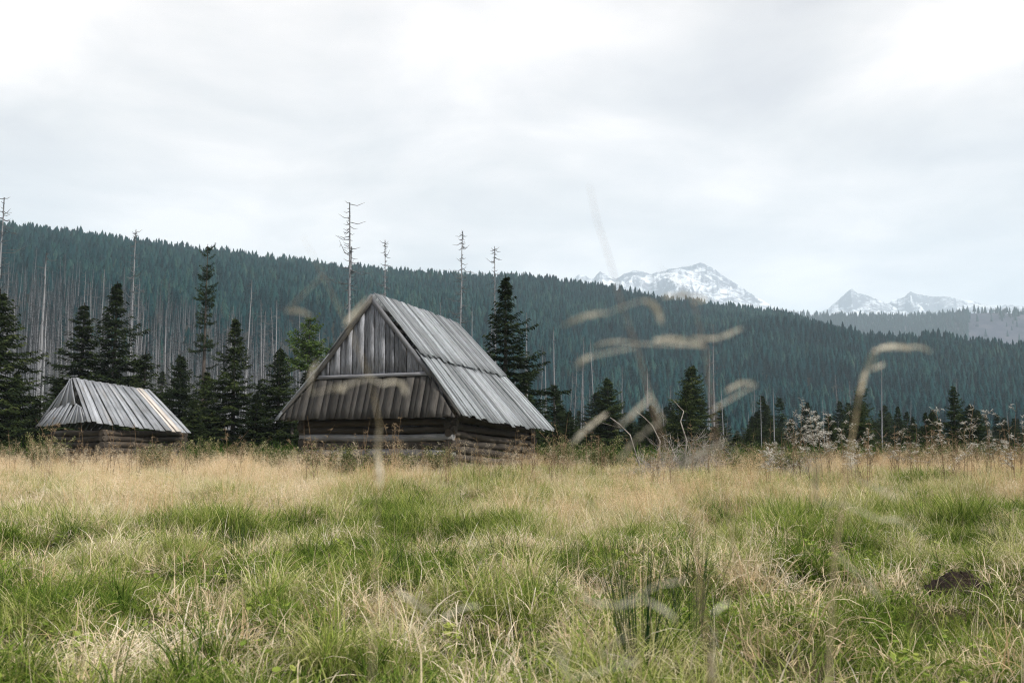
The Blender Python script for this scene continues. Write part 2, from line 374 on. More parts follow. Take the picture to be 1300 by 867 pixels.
# ---- snowy mountains
def mountain(name, label, pts, r0, seed, base=-30.0):
    pxa = np.array([p[0] for p in pts], float); pya = np.array([p[1] for p in pts], float)
    pxs = np.arange(pxa[0], pxa[-1] + 0.1, 0.9); ts = np.linspace(-0.55, 1, 110)
    PXm, Tm = np.meshgrid(pxs, ts)
    a = np.arctan((PXm - 650) / F)
    D = 2300.0
    rr = r0 - D * (1 - np.clip(Tm, 0, 1)) if False else r0 - D * (1 - np.abs(Tm)) * np.where(Tm < 0, -1, 1) * 0
    depth = np.where(Tm >= 0, -D * (1 - Tm), 0)
    # Tm>=0: front slope foot(0)..crest(1); Tm<0: back slope
    tt = np.where(Tm >= 0, Tm, 1 + Tm * 0)
    order = np.where(Tm >= 0, Tm, 0)
    s = np.linspace(0, 1.45, ts.size)[:, None] * np.ones_like(PXm)      # 0 foot, 1 crest, 1.45 behind
    rr = r0 - D * (1 - s)
    x = rr * np.sin(a); y = rr * np.cos(a)
    prof = np.interp(PXm, pxa, pya) - 1.6 * (fbm(PXm / 5.5, PXm * 0, seed + 5, 4, 0.6) - .5) * 2
    zc = CZ + (573 - prof) / F * r0 * np.cos(a)
    hh = np.where(s <= 1, s, 1 - (s - 1) * 1.3)
    rid = 1 - np.abs(2 * fbm(x / 420, y / 600, seed, 5, 0.55) - 1)
    det = fbm(x / 90, y / 90, seed + 3, 4, 0.6) - .5
    edge = np.clip((1 - np.clip(s, 0, 1)) * 5, 0, 1) * np.clip(s * 3, 0, 1)
    fall = (zc - base)
    z = base + fall * hh ** 1.12 + edge * ((rid - 0.75) * 0.42 * fall + det * 110)
    # keep everything in front of the crest below the crest line of sight
    zmax = CZ + (zc - CZ) * rr / r0 - 4 * (1 - np.clip(s, 0, 1))
    z = np.where(s < 1, np.minimum(z, zmax), z)
    idx = np.arange(x.size).reshape(x.shape)
    q = np.stack([idx[:-1, :-1], idx[:-1, 1:], idx[1:, 1:], idx[1:, :-1]], -1).reshape(-1, 4)
    o = link(name, mesh_np(name, np.stack([x, y, z], -1).reshape(-1, 3), q, MROCK, smooth=False))
    return tag(o, label, 'mountain', kind='structure')
MROCK, t = new_mat('snow_dusted_rock')
g = N(t, 'ShaderNodeNewGeometry')
s1 = noise(t, mapping(t, g.outputs['Position'], (1, 0.6, 2.2)), 0.016, 10, 0.75, 0.8)
s2 = noise(t, mapping(t, g.outputs['Position'], (1, 1, 0.7)), 0.0022, 4, 0.6)
sn = N(t, 'ShaderNodeSeparateXYZ'); L(t, g.outputs['Normal'], sn.inputs[0])
sp = N(t, 'ShaderNodeSeparateXYZ'); L(t, g.outputs['Position'], sp.inputs[0])
v = mathn(t, 'ADD', mathn(t, 'ADD', mathn(t, 'MULTIPLY', s1, 1.0), mathn(t, 'MULTIPLY', s2, 0.55)), mathn(t, 'SUBTRACT', mathn(t, 'MULTIPLY', sn.outputs[2], 0.30), mathn(t, 'MULTIPLY', mathn(t, 'SUBTRACT', sp.outputs[2], 1000.0), 0.00022)))
snow = mathn(t, 'MULTIPLY', mathn(t, 'SUBTRACT', v, 0.975), 8.0, True)
rock = mixc(t, noise(t, g.outputs['Position'], 0.02, 6, 0.7), (0.025, 0.032, 0.05), (0.11, 0.115, 0.145))
out(t, principled(t, mixc(t, snow, rock, (0.62, 0.65, 0.70)), 0.85, 0.2))
mountain('mountain', 'jagged grey mountain dusted with snow, its right flank a long even slope',
         [(690, 372), (715, 362), (728, 353), (736, 347), (745, 348.5), (752, 353), (757, 350), (763, 343), (770, 347), (778, 349), (784, 352), (795, 345), (808, 341), (818, 342), (826, 346),
          (840, 343), (852, 340), (868, 337.5), (881, 334.5), (892, 330.5), (902, 335), (915, 343), (930, 353), (945, 363), (960, 373), (975, 382), (1000, 394), (1040, 402)], 6200, 40)
mountain('mountain', 'lone pyramid-shaped snowy peak right of the long slope',
         [(1020, 402), (1045, 395), (1056, 390), (1068, 381), (1078, 371), (1086, 365.5), (1093, 370), (1103, 372), (1115, 377), (1128, 383), (1140, 388), (1160, 396), (1180, 402)], 6900, 60)
mountain('mountain', 'snow-streaked peak with a blunt top and a long ridge running off to the right edge',
         [(1110, 400), (1130, 386), (1137, 381), (1147, 378), (1154, 375), (1161, 369), (1168, 371), (1178, 374), (1190, 375.5), (1202, 375), (1215, 377), (1240, 381), (1255, 385), (1275, 388), (1283, 386), (1300, 388), (1360, 396), (1420, 402)], 7300, 80)

# ------------------------------------------------------------------ scattering (geometry nodes)
def proto_collection(name, meshes):
    c = bpy.data.collections.new(name)
    for i, me in enumerate(meshes):
        o = bpy.data.objects.new('%s_%02d' % (name, i), me); c.objects.link(o)
    return c
def scatter(name, coll, pos, rot, scl, idx, tint, label, cat):
    me = bpy.data.meshes.new(name); n = len(pos)
    me.vertices.add(n); me.vertices.foreach_set('co', np.asarray(pos, np.float32).ravel())
    a = me.attributes.new('rot', 'FLOAT_VECTOR', 'POINT'); a.data.foreach_set('vector', np.asarray(rot, np.float32).ravel())
    a = me.attributes.new('scl', 'FLOAT_VECTOR', 'POINT'); a.data.foreach_set('vector', np.asarray(scl, np.float32).ravel())
    a = me.attributes.new('pick', 'INT', 'POINT'); a.data.foreach_set('value', np.asarray(idx, np.int32))
    a = me.attributes.new('tint', 'FLOAT', 'POINT'); a.data.foreach_set('value', np.asarray(tint, np.float32))
    o = link(name, me)
    ng = bpy.data.node_groups.new(name, 'GeometryNodeTree')
    ng.interface.new_socket('Geometry', in_out='INPUT', socket_type='NodeSocketGeometry')
    ng.interface.new_socket('Geometry', in_out='OUTPUT', socket_type='NodeSocketGeometry')
    gi = ng.nodes.new('NodeGroupInput'); gout = ng.nodes.new('NodeGroupOutput')
    ip = ng.nodes.new('GeometryNodeInstanceOnPoints'); ci = ng.nodes.new('GeometryNodeCollectionInfo')
    ci.inputs['Collection'].default_value = coll; ci.inputs['Separate Children'].default_value = True
    ci.inputs['Reset Children'].default_value = True
    def na_(nm, typ):
        x = ng.nodes.new('GeometryNodeInputNamedAttribute'); x.data_type = typ; x.inputs['Name'].default_value = nm
        return x.outputs['Attribute']
    ng.links.new(gi.outputs[0], ip.inputs['Points']); ng.links.new(ci.outputs[0], ip.inputs['Instance'])
    ip.inputs['Pick Instance'].default_value = True
    ng.links.new(na_('pick', 'INT'), ip.inputs['Instance Index'])
    ng.links.new(na_('rot', 'FLOAT_VECTOR'), ip.inputs['Rotation'])
    ng.links.new(na_('scl', 'FLOAT_VECTOR'), ip.inputs['Scale'])
    ng.links.new(ip.outputs[0], gout.inputs[0])
    md = o.modifiers.new('scatter', 'NODES'); md.node_group = ng
    return tag(o, label, cat, kind='stuff')

# ------------------------------------------------------------------ trees
def far_spruce(seed, slim=1.0):
    rg = np.random.default_rng(seed); V = []; T = []; A = []
    tiers = 9
    for i in range(tiers):
        z0 = 0.12 + 0.88 * (i / tiers) ** 0.95; z1 = min(1.0, z0 + 0.23 - 0.006 * i)
        rad = 0.165 * slim * (1 - z0) ** 0.8 + 0.012
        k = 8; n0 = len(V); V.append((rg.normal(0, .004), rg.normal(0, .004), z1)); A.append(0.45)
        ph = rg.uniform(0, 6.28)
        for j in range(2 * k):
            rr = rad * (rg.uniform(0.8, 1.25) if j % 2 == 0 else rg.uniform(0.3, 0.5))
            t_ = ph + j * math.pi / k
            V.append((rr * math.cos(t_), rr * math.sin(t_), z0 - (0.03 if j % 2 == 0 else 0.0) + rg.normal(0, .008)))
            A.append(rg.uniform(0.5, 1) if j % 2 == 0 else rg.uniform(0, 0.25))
        for j in range(2 * k): T.append((n0, n0 + 1 + j, n0 + 1 + (j + 1) % (2 * k)))
    V.append((0.006, 0, 0.9)); V.append((-0.006, 0, 0.9)); V.append((0, 0, 1.06)); A += [0.4] * 3
    T.append((len(V) - 3, len(V) - 2, len(V) - 1))
    return mesh_np('far_spruce', np.array(V), np.array(T), M['hill_needles'], {'blade': A})

def snag_mb(seed, twigs=70, bare=0.15, lean=0.01, top=1.0, sides=6, twl=0.075, thick=0.0085):
    """unit height dead spruce"""
    rg = np.random.default_rng(seed); tr = MB(); tw = MB()
    pts = []; rad = []
    ox, oy = 0.0, 0.0; lx, ly = rg.normal(0, lean, 2)
    for i in range(13):
        z = i / 12 * top
        ox += rg.normal(0, 0.0011); oy += rg.normal(0, 0.0011)
        pts.append((ox + lx * z, oy + ly * z, z)); rad.append(thick * (1.0 - 0.74 * (z / top) ** 1.2))
    pts[0] = (pts[0][0], pts[0][1], -0.03); rad[0] *= 1.35
    if top < 1: rad[-1] = rad[-2] * 0.8
    tr.tube(pts, rad, sides)
    P_ = np.array(pts)
    for i in range(twigs):
        z = bare + (top - bare) * rg.uniform(0, 1) ** 0.8
        c = np.array([np.interp(z, P_[:, 2], P_[:, 0]), np.interp(z, P_[:, 2], P_[:, 1]), z])
        az = rg.uniform(0, 6.283); l = twl * min(1.5, rg.lognormal(-1.0, .6)) * (1.15 - 0.6 * z / top)
        up = rg.uniform(-0.45, 0.35) * l
        d = np.array([math.cos(az) * l, math.sin(az) * l, up])
        mid = c + d * 0.5 + np.array([0, 0, -0.1 * l]); e = c + d + np.array([0, 0, 0.12 * l])
        w_ = 0.0017
        tw.tube([c, mid, e], [w_, w_ * 0.75, w_ * 0.25], 3, cap=False)
        if l > twl * 0.6:
            for k in range(3):
                f_ = rg.uniform(0.4, 0.9); b = c + d * f_; s_ = rg.normal(0, 1, 3) * l * 0.22; s_[2] = -abs(s_[2]) * 0.4
                tw.tube([b, b + s_], [w_ * 0.6, w_ * 0.2], 3, cap=False)
    return tr, tw

def spruce_mesh(seed, height, rbase, start=0.04, dens=1.0, ragged=0.15, power=0.85, mat='needles', skips=(), up=0.0):
    """trunk MB and crown arrays, real metres"""
    rg = np.random.default_rng(seed)
    tr = MB(); pts = []; rad = []
    ox = oy = 0.0
    for i in range(12):
        z = i / 11 * height; ox += rg.normal(0, 0.012); oy += rg.normal(0, 0.012)
        pts.append((ox, oy, z if i else -0.3)); rad.append(0.016 * height * (1 - 0.93 * i / 11) + 0.006)
    tr.tube(pts, rad, 7); P_ = np.array(pts)
    B0 = []; B1 = []; B2 = []; AA = []
    z = height * start
    while z < height * 0.985:
        f_ = z / height
        rl = rbase * (1 - f_) ** power + 0.03
        nb = int(rg.integers(5, 8)); ph = rg.uniform(0, 6.28); z_keep = z
        for b in range(nb):
            z = z_keep + rg.normal(0, .05)
            if any(s0 < f_ < s1 for s0, s1 in skips) and rg.uniform() < 0.85: continue
            if rg.uniform() > dens: continue
            az = ph + b * 6.283 / nb + rg.normal(0, 0.22)
            lob = vnoise(az * 1.3 + seed, z * .9, seed) * vnoise(az * 2.9, z * 2.2 + seed, seed + 1)
            l = rl * np.clip(rg.normal(0.92, ragged), 0.25, 1.35) * (0.62 + 1.15 * float(lob))
            cx = np.interp(z, P_[:, 2], P_[:, 0]); cy_ = np.interp(z, P_[:, 2], P_[:, 1])
            droop = 0.46 - 0.85 * f_ ** 1.4 - up + rg.normal(0, 0.17)
            ns = max(4, int(l / 0.085)); s = (np.arange(ns) + 0.6) / ns
            dirh = np.array([math.cos(az), math.sin(az)]); side = np.array([-dirh[1], dirh[0]])
            zz_ = z - droop * l * s + 0.26 * l * s ** 2.4
            base = np.stack([cx + dirh[0] * l * s, cy_ + dirh[1] * l * s, zz_], 1)
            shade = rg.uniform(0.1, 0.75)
            # axis spray + side twigs
            for k in range(ns):
                tl = l * 0.36 * (1 - s[k]) ** 0.7 * (0.5 + 0.5 * min(1, s[k] * 3)) + min(0.09, l * .12)
                for sg in (-1, 1):
                    dv = np.array([side[0] * sg * 0.85 + dirh[0] * 0.55, side[1] * sg * 0.85 + dirh[1] * 0.55, -0.22 + rg.normal(0, .12)])
                    m_ = max(2, int(tl / 0.10))
                    for j in range(m_):
                        c = base[k] + dv * tl * (j + 0.4) / m_
                        w2 = rg.normal(0, 1, 3); w2[2] = w2[2] * 0.7; w2 *= 0.055 / (np.linalg.norm(w2) + 1e-6)
                        hang = np.array([0, 0, -rg.uniform(0.02, 0.075)])
                        e = c + dv * 0.15 * rg.uniform(0.7, 1.3) + hang
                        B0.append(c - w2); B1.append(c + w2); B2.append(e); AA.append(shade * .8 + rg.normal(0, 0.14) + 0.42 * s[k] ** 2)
        z = z_keep
        z += max(0.12, 0.028 * height * (1 - 0.5 * f_)) * rg.uniform(0.6, 1.5) * (1.0)
    n = len(B0)
    V = np.stack([np.array(B0), np.array(B1), np.array(B2)], 1).reshape(-1, 3)
    T = np.arange(3 * n).reshape(-1, 3)
    A = np.repeat(np.clip(AA, 0, 1), 3)
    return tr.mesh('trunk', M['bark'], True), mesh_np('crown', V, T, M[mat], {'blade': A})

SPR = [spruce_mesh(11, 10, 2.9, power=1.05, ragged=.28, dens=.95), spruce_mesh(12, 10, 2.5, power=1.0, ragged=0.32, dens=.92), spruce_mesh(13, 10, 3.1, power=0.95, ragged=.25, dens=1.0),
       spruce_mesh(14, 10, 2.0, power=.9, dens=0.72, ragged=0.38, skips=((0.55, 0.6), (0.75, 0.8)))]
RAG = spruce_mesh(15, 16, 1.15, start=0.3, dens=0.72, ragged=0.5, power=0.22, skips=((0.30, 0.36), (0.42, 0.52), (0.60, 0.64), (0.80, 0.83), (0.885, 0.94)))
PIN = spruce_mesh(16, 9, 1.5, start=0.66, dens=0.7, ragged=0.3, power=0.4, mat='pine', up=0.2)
def place_tree(name, px, topy, depth, proto, ph, label, cat, group=None, wide=1.0):
    x = (px - 650) / F * depth; z0 = tz(x, depth) - 0.1
    h = P(px, topy, depth)[2] - z0; s = h / ph
    e = empty(name, (x, depth, z0), label, cat, group, random.uniform(0, 6.28))
    wide *= 1.22; e.scale = (s * wide, s * wide, s)
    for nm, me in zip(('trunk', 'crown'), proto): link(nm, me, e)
    return e
T_ = [ # px, top y, depth, variant, width, label
 (-8, 366, 46, 2, 1.15, 'dark bushy spruce cut off by the left edge, left of the small shed'),
 (48, 505, 44, 1, 1.5, 'low dark young spruce against the left end of the small shed'),
 (101, 384, 60, 1, 1.3, 'dark spruce rising behind the left half of the small shed roof'),
 (141, 357, 58, 0, 1.05, 'tallest dark full-crowned spruce behind the small shed'),
 (183, 447, 56, 3, 1.5, 'short spruce behind the right end of the small shed ridge'),
 (228, 448, 54, 2, 1.0, 'broad dark spruce just right of the small shed'),
 (262, 470, 57, 1, 1.4, 'low thick spruce below the tall ragged spruce between the two buildings'),
 (297, 402, 50, 0, 1.0, 'pointed dark spruce midway between the small shed and the hut'),
 (352, 440, 48, 2, 1.05, 'wide dark spruce touching the left end of the hut roof'),
 (388, 470, 52, 1, 1.3, 'dark spruce partly behind the left slope of the hut roof'),
 (640, 349, 47, 0, 1.02, 'large dark spruce just right of the hut ridge, with drooping branches'),
 (703, 487, 52, 3, 1.5, 'small spruce beyond the right end of the hut roof'),
 (773, 478, 56, 2, 1.25, 'dark spruce right of the two thin leaning dead trunks'),
 (878, 462, 58, 2, 1.2, 'dark spruce behind the heap of bleached branches'),
 (932, 552, 44, 2, 2.2, 'low rounded dark spruce right of the heap of bleached branches'),
 (168, 478, 50, 2, 1.0, 'low dark spruce filling the gap behind the middle of the shed roof'),
 (205, 500, 50, 0, 1.4, 'low dark spruce touching the upper right of the shed roof'),
 (246, 505, 48, 2, 1.1, 'low bushy dark spruce just right of the shed roof'),
 (325, 498, 47, 1, 1.6, 'low bushy spruce between the pointed dark spruce and the wide one by the hut'),
 (372, 505, 46, 3, 1.9, 'low dark spruce tucked against the lower left corner of the hut roof'),
 (72, 480, 52, 3, 1.6, 'low dark spruce left of the shed, under the slanting trunk'),
 (20, 470, 50, 0, 1.2, 'dark spruce between the left edge and the shed'),
 (722, 520, 50, 2, 1.2, 'low dark spruce between the hut roof end and the leaning dead trunks'),
 (668, 470, 56, 3, 1.4, 'slim spruce leaning on the right flank of the large living spruce'),
 (800, 535, 48, 1, 1.8, 'low spruce at the left foot of the branch heap'),
 (905, 540, 46, 2, 1.2, 'low spruce behind the right end of the branch heap'),
 (1088, 508, 44, 2, 1.15, 'olive green young spruce under the drooping seed head'),
 (1210, 488, 48, 1, 1.05, 'narrow young spruce standing alone near the right side of the meadow edge'),
]
for i, (px, ty, d, v_, wd, lab) in enumerate(T_):
    place_tree('spruce_tree', px, ty, d, SPR[v_], 10, lab, 'tree', 'living spruces along the edge of the meadow', wd)
place_tree('spruce_tree', 258, 310, 78, RAG, 16, 'tall thin ragged spruce with gaps in its crown, reaching up to the hill skyline', 'tree', 'living spruces along the edge of the meadow', .62)
place_tree('pine_tree', 391, 402, 60, PIN, 9, 'small bright green pine with a tufted flat top left of the hut gable', 'tree')
BGL = ['low dark spruce at the left edge beyond the bushy one', 'small narrow spruce between the shed and the tall ragged spruce', 'small spruce behind the pointed dark one', 'small narrow spruce behind the left slope of the hut gable', 'small spruce top just behind the right end of the hut ridge', 'narrow small spruce left of the large living spruce', 'small spruce right at the right flank of the large living spruce', 'small spruce directly left of the pair of leaning dead trunks', 'small dark spruce right of the pair of leaning trunks', 'narrow dark spruce behind the left side of the branch heap', 'small dark spruce behind the right side of the branch heap', 'small spruce behind the pale smooth pole', 'narrow small spruce left of the whitest willowherb', 'small spruce behind the whitest willowherb', 'small spruce right of the olive green young one', 'narrow small spruce midway between the olive green one and the lone narrow one', 'narrow spruce just right of the lone narrow spruce', 'small dark spruce close to the right edge', 'small spruce cut off by the right edge']
for px, ty, d, v_, lab in [
    (15, 520, 90, 1, 0), (205, 470, 95, 3, 0), (330, 480, 100, 1, 0), (425, 470, 98, 3, 0), (585, 470, 105, 1, 1), (610, 490, 90, 3, 1), (672, 500, 100, 1, 1), (735, 520, 110, 0, 1),
    (812, 530, 115, 1, 1), (845, 515, 120, 3, 1), (915, 510, 125, 0, 1), (965, 528, 120, 1, 2), (1005, 535, 115, 3, 2), (1035, 520, 130, 1, 2), (1140, 530, 120, 0, 2), (1168, 540, 110, 1, 2),
    (1250, 525, 125, 3, 2), (1290, 530, 120, 1, 2), (1320, 520, 118, 0, 2)]:
    t3 = BGL.pop(0)
    place_tree('spruce_tree', px, ty, d, SPR[v_], 10, t3, 'tree', 'background spruces behind the meadow edge', 1.2)

# dead spruces: individual things
SN = []
for s_, tw_, bare_, top_, twl_, th_ in [(101, 150, 0.15, 1.0, 0.07, .0066), (102, 120, 0.2, 0.96, 0.05, .0075), (103, 200, 0.1, 1.0, 0.085, .0058), (104, 80, 0.2, 0.9, 0.045, .0072), (105, 130, 0.3, 1.0, 0.10, .0066), (106, 30, 0.3, 0.85, 0.03, .008)]:
    a_, b_ = snag_mb(s_, tw_, bare_, 0.012, top_, 6, twl_, th_)
    SN.append((a_.mesh('trunk', M['snag'], True), b_.mesh('dead_crown', M['twig'])))
def snag_joined(k):
    a_, b_ = snag_mb(200 + k, [120, 170, 80, 140][k], 0.2, 0.014, [1, 1, .88, .97][k], 4, [.09, .12, .06, .10][k], .0062)
    n = len(a_.V); me = mesh_np('dead_spruce', np.array(a_.V + b_.V), np.array(a_.T + [(i + n, j + n, q_ + n) for i, j, q_ in b_.T]), M['snag'], {'blade': [.9] * n + [.15] * len(b_.V)})
    me.materials.append(M['twig']); mi = np.zeros(len(me.polygons), np.int32); mi[len(a_.T):] = 1
    me.polygons.foreach_set('material_index', mi); return me
SJ = [snag_joined(k) for k in range(4)]
HERO = [ # px, top, depth, variant, thickness, lean x, label
 (443, 258, 92, 4, 1.15, -0.004, 'tallest bare dead spruce with a few long side branches, just left of the hut gable'),
 (438, 300, 95, 1, 1.05, 0.0, 'bare dead trunk standing tight against the left of the tallest dead spruce'),
 (481, 306, 105, 2, 0.9, -0.025, 'thin dead spruce with fine twigs directly above the peak of the hut gable'),
 (574, 293, 88, 2, 0.95, -0.02, 'slim twiggy dead spruce rising behind the right end of the hut ridge'),
 (631, 313, 72, 2, 0.8, 0.0, 'dead spruce whose thin bare tip sticks out above the large living spruce'),
 (598, 366, 120, 3, 0.8, 0.0, 'short pale dead trunk between the hut ridge and the large living spruce'),
 (36, 312, 95, 1, 1.3, -0.04, 'pale speckled dead trunk left of the small shed, the most slanting of the left stand'),
 (48, 368, 98, 3, 1.3, -0.03, 'shorter pale dead trunk just right of the slanting speckled one'),
 (157, 290, 120, 2, 0.9, -0.02, 'tall dead spruce crossing the skyline above the small shed'),
 (125, 316, 125, 3, 0.8, 0.0, 'thin pale dead trunk above the left part of the small shed'),
 (210, 372, 110, 3, 0.9, 0.0, 'pale branchless dead trunk between the tallest shed spruce and the ragged spruce'),
 (309, 345, 115, 1, 0.9, 0.0, 'pale speckled dead trunk behind the pointed dark spruce'),
 (350, 358, 120, 3, 0.8, 0.0, 'thin pale dead trunk above the wide dark spruce by the hut'),
 (-6, 252, 80, 4, 1.0, 0.01, 'dead spruce at the very left edge with long bare branches reaching in'),
 (670, 376, 120, 3, 0.8, 0.0, 'thin dead trunk close to the right side of the large living spruce'),
 (705, 396, 110, 3, 1.0, 0.0, 'straight pale dead trunk right of the hut roof, free of branches'),
 (694, 430, 105, 5, 1.0, 0.0, 'shorter pale dead trunk just left of the straight branchless one'),
 (739, 420, 100, 1, 0.9, 0.02, 'first of two thin dead trunks that lean together right of the hut, the upright one'),
 (746, 412, 102, 3, 0.8, -0.06, 'second of two thin dead trunks that lean together right of the hut, the slanting one'),
 (784, 450, 112, 3, 0.8, -0.03, 'dead trunk just right of the leaning pair, half hidden by a spruce'),
 (749, 478, 90, 3, 0.9, 0.0, 'short pale dead trunk at the foot of the leaning pair'),
 (821, 445, 98, 5, 1.0, 0.0, 'pale snapped dead trunk with a bent tip, left of the heap of bleached branches'),
 (905, 412, 76, 4, 0.95, 0.0, 'rough dead spruce with a broken bushy top behind the right end of the branch heap'),
 (898, 432, 80, 1, 0.9, 0.0, 'dead trunk pressed against the left of the broken bushy-topped one'),
 (914, 472, 84, 5, 0.9, -0.03, 'thin leaning dead trunk right of the broken bushy-topped one'),
 (963, 490, 70, 3, 0.9, -0.02, 'pale dead trunk left of the taller pale pole with a side twig'),
 (977, 472, 66, 5, 1.0, -0.03, 'pale smooth dead pole leaning slightly left, with one side twig near its top'),
 (1045, 488, 48, 5, 0.75, 0.0, 'pale stub of a dead trunk rising out of the fluffy willowherb'),
 (1113, 452, 62, 1, 0.95, -0.02, 'slender dead trunk with side branches right of the olive green young spruce'),
 (949, 510, 110, 5, 0.8, 0.0, 'faint short dead trunk between the branch heap and the pale poles'),
]
for px, ty, d, v_, th, ln, lab in HERO:
    x = (px - 650) / F * d; z0 = tz(x, d) - 0.3; h = P(px, ty, d)[2] - z0
    e = empty('dead_spruce', (x - ln * h, d, z0), lab, 'dead tree', 'dead spruces standing around the meadow', random.uniform(0, 6.28))
    e.scale = (h * th, h * th, h)
    Mx = Matrix.Translation((x + ln * h * 0, d, z0))
    e.rotation_euler = (0, math.atan(ln), e.rotation_euler[2]) if ln else e.rotation_euler
    for nm, me in zip(('trunk', 'dead_crown'), SN[v_]): link(nm, me, e)
rg = np.random.default_rng(5)
cnt = 0
ZN = [(30, 'at the far left behind the bushy edge spruce'), (75, 'beside the slanting speckled trunk left of the small shed'), (120, 'above the left half of the small shed roof'),
      (165, 'right around the tallest spruce behind the small shed'), (215, 'between the tallest shed spruce and the pale branchless trunk'), (262, 'close around the tall ragged spruce'),
      (300, 'between the tall ragged spruce and the pointed dark spruce'), (345, 'just right of the pointed dark spruce'), (392, 'around the small bright pine'), (440, 'left of the two tallest bare trunks by the gable'),
      (520, 'behind the top of the hut gable'), (600, 'behind the ridge of the hut roof'), (690, 'near the large living spruce right of the hut'), (775, 'by the pair of leaning trunks right of the hut'), (890, 'behind the heap of bleached branches'),
      (1080, 'behind the fluffy willowherbs'), (1500, 'in the dark wood at the right')]
def zone(px, h, d):
    z_ = next(q[1] for q in ZN if px < q[0])
    sz = 'tall' if h > 17 else ('short' if h < 12 else 'middling'); far_ = 'thin faint' if d > 140 else 'thicker grey'
    la = '%s %s dead trunk %s' % (sz, far_, z_)
    return la, 'dead spruce trunks ' + z_
while cnt < 268:
    px = rg.uniform(-60, 1330)
    dens_ = np.interp(px, [-60, 380, 470, 560, 700, 860, 1000, 1330], [1, 1, .6, .3, .34, .30, .18, .12])
    if rg.uniform() > dens_: continue
    d = rg.uniform(88, 185) if px < 560 else rg.uniform(75, 160)
    x = (px - 650) / F * d
    h = rg.uniform(10, 21) if px < 560 else rg.uniform(5, 13.5)
    top_y = 573 - (tz(x, d) + h - CZ) / d * F
    if top_y < np.interp(px, HA_PX, HA_Y) + 22: continue
    o = link('dead_spruce', SJ[int(rg.integers(0, 4))], None, (x, d, tz(x, d) - 0.3))
    o.scale = (h * rg.uniform(.55, .95),) * 2 + (h,); o.rotation_euler = (rg.normal(0, .032), rg.normal(0, .032), rg.uniform(0, 6.28))
    la, gr = zone(px, h, d); tag(o, la, 'dead tree', gr); cnt += 1

# hill forests: read as one mass
rg = np.random.default_rng(8)
n = 330000
a = rg.uniform(-0.62, 0.62, n); r = np.sqrt(rg.uniform(150 ** 2, 1290 ** 2, n))
x = r * np.sin(a); y = r * np.cos(a); px = az_px(x, y)
R0 = np.interp(px, HA_PX, HA_0); RR = np.interp(px, HA_PX, HA_R)
keep = (r > R0 + np.interp(px, [0, 420, 600], [200, 140, 0])) & (r < RR + 45)
patch = fbm(x / 60, y / 60, 77, 3)
dens = np.where(r < R0 + 330, np.interp(px, [0, 350, 600], [0.35, 0.5, 1.0]), 1.0) * np.clip(0.55 + (patch - 0.35) * 2.0, 0.25, 1)
keep &= rg.uniform(0, 1, n) < dens * 0.55
x, y, px, patch = x[keep], y[keep], px[keep], patch[keep]; n = len(x)
z = terrain(x, y, False) - 0.8
hh = np.clip(rg.lognormal(2.30, .38, n), 3.5, 21) * np.interp(np.hypot(x, y), [200, 500, 1200], [0.60, 0.66, 0.80]) * (.75 + .5 * fbm(x / 35, y / 35, 177, 2))
wd = hh * rg.uniform(0.95, 1.6, n)
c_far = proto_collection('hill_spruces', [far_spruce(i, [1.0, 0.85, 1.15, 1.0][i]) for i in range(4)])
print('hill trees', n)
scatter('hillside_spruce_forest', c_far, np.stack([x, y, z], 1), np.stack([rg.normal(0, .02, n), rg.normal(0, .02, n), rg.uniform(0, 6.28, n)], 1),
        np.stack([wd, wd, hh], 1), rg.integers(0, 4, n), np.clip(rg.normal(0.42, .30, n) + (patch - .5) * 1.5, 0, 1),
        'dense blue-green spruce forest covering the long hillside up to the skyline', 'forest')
n = 42000
px = rg.uniform(880, 1900, n); tt = rg.uniform(0.0, 1.12, n)
x, y, z = ridge_b(px, tt)
cl_ = fbm(px / 26.0, tt * 1.6, 91, 3)
dens = np.where(px < 1195, 1.0, np.clip((cl_ - 0.50) * 9, 0.02, 1)); dens = np.where((tt > 0.97) & (px > 1195), np.maximum(dens, 0.35), dens)
keep = rg.uniform(0, 1, n) < dens
x, y, z, n = x[keep], y[keep], z[keep], int(keep.sum())
hh = np.clip(rg.normal(14, 4, n), 6, 24)
scatter('far_ridge_spruce_forest', c_far, np.stack([x, y, z - 1], 1), np.stack([0 * hh, 0 * hh, rg.uniform(0, 6.28, n)], 1), np.stack([hh * 1.3, hh * 1.3, hh], 1),
        rg.integers(0, 4, n), np.clip(rg.normal(0.35, .2, n), 0, 1), 'hazy blue forest on the far ridge under the right snowy peaks', 'forest')
YZ = [(100, 'left of the small shed'), (250, 'behind the small shed'), (360, 'between the small shed and the hut'), (690, 'behind the hut'), (790, 'by the leaning trunks right of the hut'), (900, 'behind the branch heap'), (1010, 'by the pale smooth poles'),
      (1120, 'around the olive green young spruce'), (1180, 'left of the lone narrow spruce'), (1600, 'between the lone narrow spruce and the right edge')]
c_sp = proto_collection('young_spruces', [q_[1] for q_ in SPR])
ys = np.random.default_rng(41)
